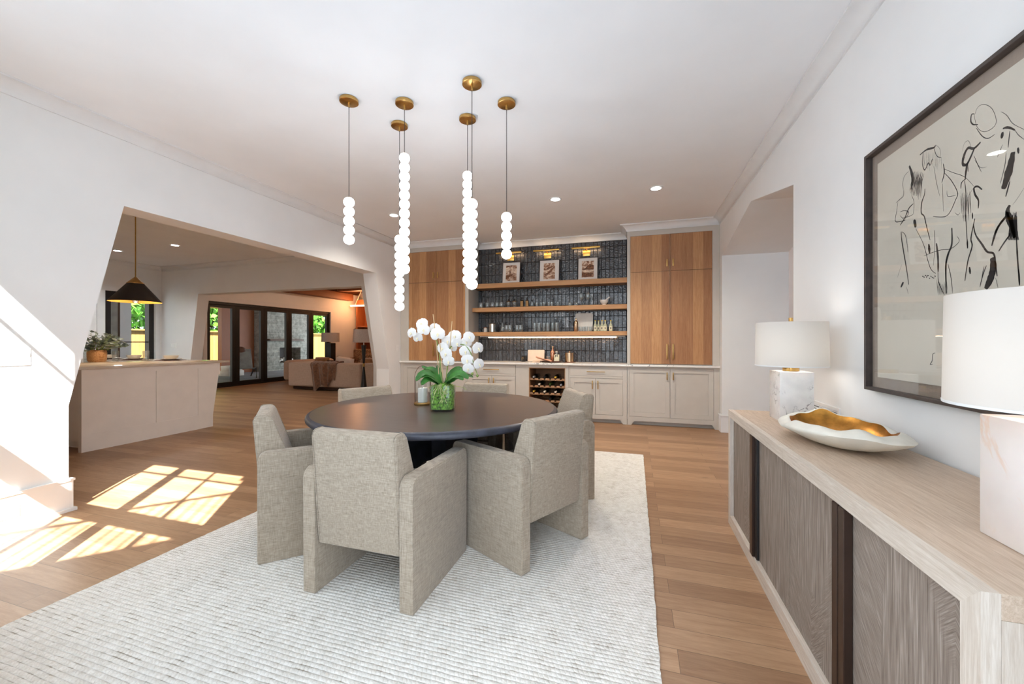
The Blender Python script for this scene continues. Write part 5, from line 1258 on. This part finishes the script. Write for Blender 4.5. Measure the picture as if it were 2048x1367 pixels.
# potted plant
px = ipt(194, 3.72)
t = thing('potted_plant', 'grey-green leafy plant in a woven pot on the island', 'plant', (px, 3.72, IZ))
MB().lathe([(0, 0), (0.085, 0), (0.1, 0.02), (0.105, 0.13), (0.095, 0.17), (0.088, 0.17), (0.09, 0.13), (0, 0.12)], n=28).build('woven_pot', 'rattan', t)
rr = random.Random(9); m = MB(); s = MB()
for i in range(64):
    a = rr.uniform(0, 2 * pi); e = rr.uniform(0.15, 1.35); ln = rr.uniform(0.14, 0.27)
    tip = Vector((ln * cos(e) * cos(a), ln * cos(e) * sin(a) * 1.2, 0.17 + ln * sin(e))) + Vector((0, 0.02 + 0.05 * rr.random(), 0))
    rt = Vector((0.05 * cos(a), 0.05 * sin(a), 0.14)); s.tube([rt, rt.lerp(tip, .5) + Vector((0, 0, .02)), tip], 0.002, 5)
    for q in range(3):
        c = rt.lerp(tip, 0.55 + 0.22 * q) + Vector((rr.uniform(-.02, .02),) * 3); d = Vector((rr.uniform(-1, 1), rr.uniform(-1, 1), rr.uniform(-.3, .7))).normalized(); sd = d.cross(Vector((rr.uniform(-.4, .4), .2, 1))).normalized(); L = rr.uniform(.062, .09); wd = L * .46
        nn = d.cross(sd); m._add([c, c + d * L * .5 + sd * wd, c + d * L, c + d * L * .5 - sd * wd, c + d * L * .5 + nn * .006], [(0, 1, 4), (1, 2, 4), (2, 3, 4), (3, 0, 4)])
m.build('foliage', 'grayleaf', t); s.build('stems', 'stem', t)
for i, (u, y, lab) in enumerate(((174, 3.75, 'clear tumbler at the left end of the island beside the woven pot'), (231, 4.0, 'clear tumbler just right of the woven pot on the island'), (292, 4.2, 'clear tumbler between the middle and right place settings on the island'))):
    m = MB().lathe([(0, 0), (0.034, 0), (0.036, 0.004), (0.04, 0.15), (0.038, 0.15), (0.034, 0.014), (0, 0.014)], n=20)
    o = m.build('tumbler', 'glass'); o.location = (ipt(u, y), y, IZ); tag(o, lab, 'glass', 'tumblers on the island')
for i, (u, y) in enumerate(((218, 4.33), (268, 4.33), (342, 4.36))):
    w = ('left', 'middle', 'right')[i]; x = ipt(u, y)
    solo('placemat', MB().lathe([(0, 0), (0.19, 0), (0.19, 0.004), (0, 0.004)], (x, y, IZ + .0005), 36), 'tray', f'{w} round placemat on the kitchen island', 'placemat', 'place settings on the island')
    solo('dinner_plate', MB().lathe([(0, 0), (0.08, 0), (0.14, 0.016), (0.142, 0.019), (0.08, 0.006), (0, 0.006)], (x, y, IZ + .005), 36), 'white', f'{w} white dinner plate on the kitchen island', 'plate', 'place settings on the island')
    solo('cereal_bowl', MB().lathe([(0, 0), (0.05, 0), (0.085, 0.03), (0.094, 0.062), (0.09, 0.062), (0.08, 0.032), (0, 0.008)], (x, y, IZ + .012), 32), 'boardstone', f'{w} pale bowl stacked on a plate on the island', 'bowl', 'place settings on the island')
t = thing('cone_pendant', 'black cone pendant with gilded inside over the kitchen island', 'pendant light', (-6.6, 3.745, ZC))
MB().lathe([(0, -0.02), (0.06, -0.02), (0.06, 0), (0, 0)], n=24).build('canopy', 'oldbrass', t)
MB().tube([(0, 0, -0.02), (0, 0, -0.88)], 0.007, 10).build('rod', 'oldbrass', t)
MB().lathe([(0, -0.86), (0.009, -0.862), (0.095, -0.955), (0, -0.955)], n=32).build('cap', 'oldbrass', t)
sh = MB().lathe([(0.09, -0.956), (0.283, -1.21), (0.28, -1.212)], n=48).build('cone_shade', 'coneblack', t)
MB().lathe([(0.087, -0.962), (0.279, -1.211)], n=48).build('gilded_lining', 'coneinside', sh)
MB().lathe([(0, -1.0), (0.03, -1.0), (0.034, -1.19), (0.03, -1.225), (0, -1.225)], n=20).build('light_bulb', 'bottleglass', t)
L = bpy.data.lights.new('cone_pendant_lamp', 'POINT'); L.energy = 14; L.color = (1, .8, .55); L.shadow_soft_size = .03
o = bpy.data.objects.new('cone_pendant_lamp', L); COL.objects.link(o); o.location = (-6.55, 3.72, ZC - 1.235)
downlight(-9.577, 5.142, ZC, 'recessed kitchen ceiling light left of the cone pendant rod', power=75, col=(.9, .97, 1))
downlight(-8.023, 5.156, ZC, 'recessed kitchen ceiling light right of the cone pendant rod', power=75, col=(.9, .97, 1))

# ------------------------------------------------------------------ great room
t = thing('sofa', 'beige upholstered sofa with its back to us in the living room', 'sofa', (-7.2, 9.0, 0))
MB().box(-8.6, -5.6, 8.36, 9.3, 0.02, 0.09).build('plinth', 'bronze', t, True)
MB().box(-8.71, -6.45, 8.28, 8.62, 0.09, 0.715, 0.06, 4).build('backrest', 'sofa', t, True)
MB().box(-8.71, -8.42, 8.63, 9.3, 0.09, 0.70, 0.06, 4).build('armrest', 'sofa', t, True)
MB().box(-6.44, -5.3, 8.30, 8.66, 0.09, 0.72, 0.07, 4).build('corner_back', 'sofa', t, True)
MB().box(-8.41, -5.4, 8.67, 9.4, 0.09, 0.42, 0.05, 3).build('seat', 'sofa', t, True)
t = thing('sofa', 'second beige sofa beyond, its rounded end by the folding doors', 'sofa', (-9.0, 10.2, 0))
MB().box(-9.9, -8.55, 9.5, 11.0, 0.02, 0.09).build('plinth', 'bronze', t, True)
MB().box(-10.0, -9.62, 9.3, 11.1, 0.09, 0.70, 0.12, 5).build('backrest', 'sofa', t, True)
MB().box(-9.61, -8.5, 9.42, 9.72, 0.09, 0.68, 0.1, 5).build('armrest', 'sofa', t, True)
MB().box(-9.61, -8.5, 9.73, 11.1, 0.09, 0.42, 0.06, 4).build('seat', 'sofa', t, True)
m = MB(); bX0, bX1 = -7.98, -7.12
def bl(a, b):
    x = bX0 + (bX1 - bX0) * (0.5 + (a - 0.5) * (1.0 - 0.22 * b)) + 0.05 * b; L = 0.22 + 0.30 + 0.24 * (1 - a) ** 1.3 + 0.07 * sin(11 * a + 1)
    s = b * (L + 0.18)
    fold = 0.03 * sin(19 * a + 1.0 + 2 * b) + 0.014 * sin(33 * a - b)
    if s < 0.2: y, z = 8.50 - s * 0.9, 0.742 + 0.3 * abs(fold)
    else: y, z = 8.255 + fold * min(1, (s - .2) * 5) - 0.02, 0.735 - (s - 0.2) * 0.98
    if 0.12 < s < 0.26: y = 8.50 - .12 * .9 - (s - .12) * 0.95 + (0.02 if s < .2 else 0.0); z = 0.742 - max(0, s - .17) * 0.35
    return Vector((x + 0.06 * (b - .3) * (0.5 - a), min(y, 8.52), z))
m.grid(bl, 48, 26); solo('throw_blanket', m, 'fur', 'brown fur throw draped over the back of the beige sofa', 'blanket', solid=0.02)
def pillow(name, x, y, z, w, h, d, rz, mat, label, tilt=10, roll=0):
    m = MB()
    def f(a, b, s):
        p, q = (a - .5) * 2, (b - .5) * 2; k = max(0, (1 - p ** 4) * (1 - q ** 4)) ** .5
        return Vector((p * w / 2 * (1 - .06 * q * q), s * d / 2 * k, q * h / 2 * (1 - .06 * p * p) + h / 2))
    m.grid(lambda a, b: f(a, b, -1), 10, 10); m.grid(lambda a, b: f(a, b, 1), 10, 10); bmesh.ops.remove_doubles(m.bm, verts=m.bm.verts[:], dist=1e-4)
    o = m.build(name, mat, smooth=80); o.location = (x, y, z); o.rotation_euler = (radians(-tilt), radians(roll), radians(rz)); return tag(o, label, 'cushion')
pillow('cushion', -8.17, 8.85, 0.42, 0.5, 0.42, 0.16, 0, 'pillowbrown', 'brown velvet cushion at the left end of the sofa')
pillow('cushion', -7.52, 8.9, 0.43, 0.56, 0.42, 0.14, 6, 'pillowwhite', 'pale cushion with white top behind the fur throw', 14, 8)
pillow('cushion', -7.62, 8.72, 0.42, 0.56, 0.33, 0.09, 3, 'black', 'black cushion leaning in front of the pale one on the sofa', 6, 4)
pillow('cushion', -6.72, 8.9, 0.42, 0.62, 0.42, 0.18, -8, 'pillowbrown', 'slumped brown velvet cushion at the right end of the sofa', 16)
pillow('cushion', -7.0, 9.24, 0.43, 0.6, 0.5, 0.16, -4, 'pattern', 'speckled brown cushion standing behind the slumped velvet one', 8)
pillow('cushion', -6.05, 8.95, 0.42, 0.56, 0.42, 0.16, 0, 'pillowwhite', 'pale cushion in the right corner of the sofa', 10)
# lamps
def ipz(u, y): return ipt(u, y)
fx, fy = ipt(727.5, 8.0), 8.0
t = thing('floor_lamp', 'black hourglass floor lamp with grey drum shade behind the sofa', 'lamp', (fx, fy, 0))
MB().lathe([(0, 0), (0.115, 0), (0.115, 0.012), (0.085, 0.03), (0.024, 0.62), (0.022, 0.66), (0, 0.66)], n=28).build('lower_cone', 'black', t)
MB().lathe([(0.023, 0.661), (0.025, 0.665), (0.025, 0.735), (0.023, 0.739), (0, 0.739)], n=24).build('ring', 'oldbrass', t)
MB().lathe([(0.022, 0.74), (0.024, 0.75), (0.058, 1.16), (0.058, 1.175), (0, 1.175)], n=28).build('upper_cone', 'black', t)
MB().lathe([(0.01, 1.176), (0.01, 1.3), (0, 1.3)], n=12).build('neck', 'steel', t)
MB().lathe([(0.245, 1.235), (0.225, 1.545), (0.222, 1.545), (0.242, 1.235)], n=40).build('lamp_shade', 'shadegrey', t)
lx, ly = ipt(661, 11.6), 11.6
t = thing('side_table', 'dark side table under the pink-grey lamp by the folding doors', 'side table', (lx, ly, 0))
MB().lathe([(0, 0), (0.2, 0), (0.2, 0.02), (0.03, 0.04), (0.03, 0.54), (0.26, 0.55), (0.26, 0.58), (0, 0.58)], n=28).build('table_body', 'bronze', t)
t = thing('table_lamp', 'dark block lamp with pinkish drum shade beside the folding doors', 'lamp', (lx, ly, 0.581))
MB().box(-0.12, 0.12, -0.12, 0.12, 0, 0.62, 0.01).build('base_block', 'black', t)
MB().lathe([(0.012, 0.621), (0.012, 0.7), (0, 0.7)], n=12).build('neck', 'oldbrass', t)
MB().lathe([(0.3, 0.66), (0.29, 0.98), (0.286, 0.98), (0.296, 0.66)], n=40).build('lamp_shade', 'shadegrey', t)
# bookcase on the rear wall with its lit shelves
cx0 = -10.55; cy = 13.3
t = thing('bookcase', 'glowing built-in wood bookcase on the far living room wall', 'bookcase', (-9.6, 13.55, 0))
m = MB(); m.box(cx0, cx0 + 0.06, cy, 13.79, 0, 2.9); m.box(-8.6, -8.54, cy, 13.79, 0, 2.9); m.box(cx0 + 0.06, -8.6, 13.75, 13.79, 0, 2.9); m.box(cx0 + 0.06, -8.6, cy, 13.75, 2.72, 2.9); m.box(cx0 + 0.06, -8.6, cy, 13.75, 0, 0.9)
m.build('case', 'casewood', t, True)
for z in (1.32, 1.82): MB().box(cx0 + 0.061, -8.601, cy + 0.01, 13.749, z, z + 0.05).build('shelf', 'casewood', t, True)
t = thing('linear_pendant', 'glowing linear light bar hung before the bookcase', 'pendant light', (-10.1, 13.05, 2.62))
MB().box(-0.5, 0.7, -0.03, 0.03, 0.0, 0.05, 0.01).build('light_bar', 'warmbar', t); MB().tube([(-0.3, 0, 0.05), (0.1, -0.05, 0.72)], 0.008, 6).build('suspension_wire', 'capwhite', t)
solo('framed_print', MB().box(-10.17, -9.9, 13.6, 13.63, 1.872, 2.3, 0.004), 'matboard', 'pale framed print standing on the bookcase shelf', 'picture')
rr = random.Random(12)
bcol = ('framewood', 'kraft', 'leather', 'white', 'bronze')
for i in range(7):
    h = rr.uniform(.2, .3); x = -10.42 + i * .05
    solo('book', MB().box(x, x + .042, 13.4, 13.6, 1.3705, 1.3705 + h, .003), bcol[i % 5], f'{ORD[i]} upright book from the left on the bookcase shelf', 'book', 'books on the bookcase')
t = thing('armchair', 'speckled brown armchair in front of the bookcase', 'armchair', (ipt(716, 12.0), 12.0, 0))
MB().box(-.45, .45, -.4, .4, .1, .45, .05, 3).build('seat', 'pattern', t); MB().box(-.45, .45, .28, .45, .451, .98, .06, 3).build('backrest', 'pattern', t)
for s in (-1, 1):
    MB().box(s * .45, s * .58, -.4, .45, .1, .66, .04, 3).build('armrest', 'pattern', t)
    for q in (-1, 1): MB().lathe([(0, 0), (.02, 0), (.028, .1), (0, .1)], (s * .4, q * .33, 0), 10).build('leg', 'bronze', t)
for i, (x, y, z, e, c) in enumerate(((-10.0, 12.7, 2.75, 17, (1, .45, .2)), (-7.5, 10.5, 3.5, 45, (1, .66, .42)))):
    L = bpy.data.lights.new('great_room_lamp', 'POINT'); L.energy = e; L.color = c; L.shadow_soft_size = .12
    o = bpy.data.objects.new('great_room_lamp', L); COL.objects.link(o); o.location = (x, y, z)
t = thing('recessed_downlight', 'tiny recessed light in the sloping wood ceiling of the living room', 'ceiling light', (-9.6, 12.3, 3.1 + (1.35) * 2.0 / 3.75 - 0.02), 0, 'recessed ceiling lights'); t.rotation_euler = (0, -atan2(2.0, 3.75), 0)
MB().lathe([(0, -0.012), (0.06, -0.012)], n=20).build('lens', 'down', t); MB().lathe([(0.06, -.012), (.085, -.014), (.088, -.005)], n=20).build('trim_ring', 'trim', t)

# ------------------------------------------------------------------ covered patio and garden
struct('floor_patio', MB().box(-17.5, -10.96, 4.0, 16, -0.14, -0.02), 'patio')
struct('ceiling_patio', MB().box(-18.2, -10.96, -2.0, 18, 2.75, 2.9), 'casewood')  # patio roof, stretched out of view to darken what stands outside
struct('reflection_panel', MB().box(-15.6, -15.4, 11.55, 12.94, -0.02, 2.74), 'casewood')  # brown panel added in place of a reflection in the door glass
struct('floor_lawn', MB().box(-34, -17.5, -6, 34, -0.2, -0.05), 'lawn')
t = thing('patio_fireplace', 'tall grey-stone outdoor fireplace on the covered patio', 'fireplace', (-15.6, 13.6, 0))
fy0, fy1 = 12.95, 15.55
m = MB(); m.box(-16.2, -15.0, fy0, 13.85, -0.02, 2.74); m.box(-16.2, -15.0, 15.0, fy1, -0.02, 2.74); m.box(-16.2, -15.0, 13.85, 15.0, 0.98, 2.74); m.box(-16.2, -15.7, 13.85, 15.0, -0.02, 0.98); m.box(-15.7, -15.0, 13.85, 15.0, -0.02, 0.3)
m.build('stone_surround', 'stonewall', t, True); MB().box(-15.69, -15.6, 13.86, 14.99, 0.31, 0.97).build('firebox', 'black', t, True)
MB().box(-14.99, -14.8, 13.2, 15.0, 1.28, 1.36, .01).build('mantel', 'bronze', t, True)
m = MB(); rr = random.Random(3)
for i in range(16): m.ball((-15.35 + rr.uniform(-.12, .12), 14.4 + rr.uniform(-.45, .45), 0.36 + rr.uniform(0, .12)), .07, 1, 1, 1, 10, 6)
m.build('fire_stones', 'white', t, True)
t = thing('patio_column', 'pale square column at the edge of the covered patio', 'column', (-16.6, 9.05, 0)); MB().box(-.16, .16, -.16, .16, 0, 2.74).build('shaft', 'trim', t); MB().box(-.2, .2, -.2, .2, -.02, 0.0).build('base', 'trim', t)
t = thing('patio_column', 'dark timber post outside the black kitchen door', 'column', (-14.4, 7.35, 0)); MB().box(-.3, .3, -.28, .28, -.02, 2.74).build('shaft', 'postbrown', t)
t = thing('patio_column', 'pale grey post left of the dark post outside the kitchen door', 'column', (-13.0, 6.78, 0)); MB().box(-.14, .14, -.13, .13, -.02, 2.74).build('shaft', 'greyfab', t)
# sling chair
t = thing('patio_chair', 'low black-framed reclining chair on the covered patio', 'chair', (-13.2, 10.7, -0.02), radians(60))
for s in (-.3, .3):
    MB().tube([(s, -.4, 0), (s, -.38, .34), (s, .1, .28), (s, .32, .3), (s, .7, 1.0)], .022, 8).build('side_frame', 'black', t); MB().tube([(s, .1, .28), (s, .55, 0)], .022, 8).build('leg', 'black', t)
MB().grid(lambda a, b: Vector((-.3 + .6 * a, (-.36 + .6 * b / .5) if b < .5 else (.24 + (b - .5) * .9), (.34 - .1 * b) if b < .5 else (.29 + (b - .5) * 1.4))), 6, 14).build('sling', 'greyfab', t, solid=.02)
MB().ball((0, .66, .95), .17, 1, .5, .8, 16, 10).build('headrest', 'leather', t)
t = thing('patio_sofa', 'pale grey outdoor seat on the patio, partly behind the island', 'sofa', (-14.2, 9.55, -0.02)); MB().box(-.45, .45, -.4, .4, .0, .4, .05, 3).build('seat', 'greyfab', t); MB().box(-.6, -.451, -.4, .4, .0, .72, .05, 3).build('backrest', 'greyfab', t)
t = thing('side_table', 'stack of pale blocks serving as a patio side table', 'side table', (-14.3, 11.1, -0.02)); MB().box(-.25, .25, -.3, .3, 0, .2, .02).build('lower_block', 'boardstone', t); MB().box(-.22, .22, -.26, .26, .201, .38, .02).build('upper_block', 'boardstone', t)
t = thing('garden_fence', 'sunlit pale timber fence beyond the patio', 'fence', (-20.0, 14, -0.05))
MB().box(-20.06, -20.0, -2, 34, 0, 1.72).build('boards', 'fence', t, True)
for i in range(12):
    y = 0.6 + i * 2.4; MB().box(-20.0, -19.88, y, y + .14, 0, 1.85).build('fence_post', 'fence', t, True)
MB().box(-20.1, -19.9, -2, 34, 1.721, 1.78).build('cap_rail', 'fence', t, True)
def tree(x, y, r, h, label, seed, n=2600):
    t = thing('tree', label, 'tree', (x, y, -.06), 0, 'trees beyond the fence'); rr = random.Random(seed)
    MB().tube([(0, 0, 0), (.1, .05, h * .5), (0, 0, h * .8)], [.16, .12, .06], 8).build('trunk', 'bark', t)
    m = MB()
    for i in range(n):
        d = Vector((rr.gauss(0, 1), rr.gauss(0, 1), rr.gauss(0, 1))).normalized(); k = rr.random() ** .4
        c = Vector((d.x * r * k, d.y * r * k, h + d.z * r * 1.15 * k)); a = Vector((rr.uniform(-1, 1), rr.uniform(-1, 1), rr.uniform(-1, 1))).normalized(); b = a.cross(d + Vector((.1, .2, .3))).normalized(); s = rr.uniform(.15, .3)
        m._add([c - a * s, c + b * s * .6, c + a * s, c - b * s * .6], [(0, 1, 2, 3)])
    m.build('crown', 'greenleaf', t, smooth=0)
for i, (x, y, r, h, lab) in enumerate(((-22.6, 11.2, 1.75, 2.7, 'green tree beyond the fence, behind the black kitchen door'), (-22.4, 14.8, 1.75, 2.7, 'leafy tree beyond the fence left of the patio column'), (-22.6, 18.4, 1.7, 2.8, 'leafy tree beyond the fence behind the middle of the folding doors'), (-22.8, 22.4, 1.7, 3.1, 'leafy tree beyond the fence behind the stone fireplace'), (-22.6, 26.9, 2.2, 2.8, 'bright tree beyond the fence at the right end of the folding doors'))):
    tree(x, y, r, h, lab, 20 + i)
# ------------------------------------------------------------------ light
W = bpy.data.worlds.new('sky'); SC.world = W; W.use_nodes = True
bg = W.node_tree.nodes['Background']; bg.inputs[0].default_value = (0.80, 0.90, 1.0, 1); bg.inputs[1].default_value = 2.6
S = bpy.data.lights.new('sun', 'SUN'); S.energy = 25.0; S.angle = radians(0.53); S.color = (1, 0.985, 0.97)
so = bpy.data.objects.new('sun', S); COL.objects.link(so); so.location = (4, -6, 9)
so.rotation_euler = Vector((-0.75, 1.0, -1.27)).to_track_quat('-Z', 'Y').to_euler()
vs = SC.view_settings; vs.view_transform = 'Standard'; vs.look = 'None'; vs.exposure = 0.87; vs.gamma = 1.0; vs.use_curve_mapping = False
SC.cycles.use_denoising = True
SC.cycles.max_bounces = 10; SC.cycles.diffuse_bounces = 6; SC.cycles.glossy_bounces = 5; SC.cycles.transmission_bounces = 8; SC.cycles.transparent_max_bounces = 12
SC.cycles.caustics_reflective = False; SC.cycles.caustics_refractive = False
SC.cycles.sample_clamp_indirect = 6.0
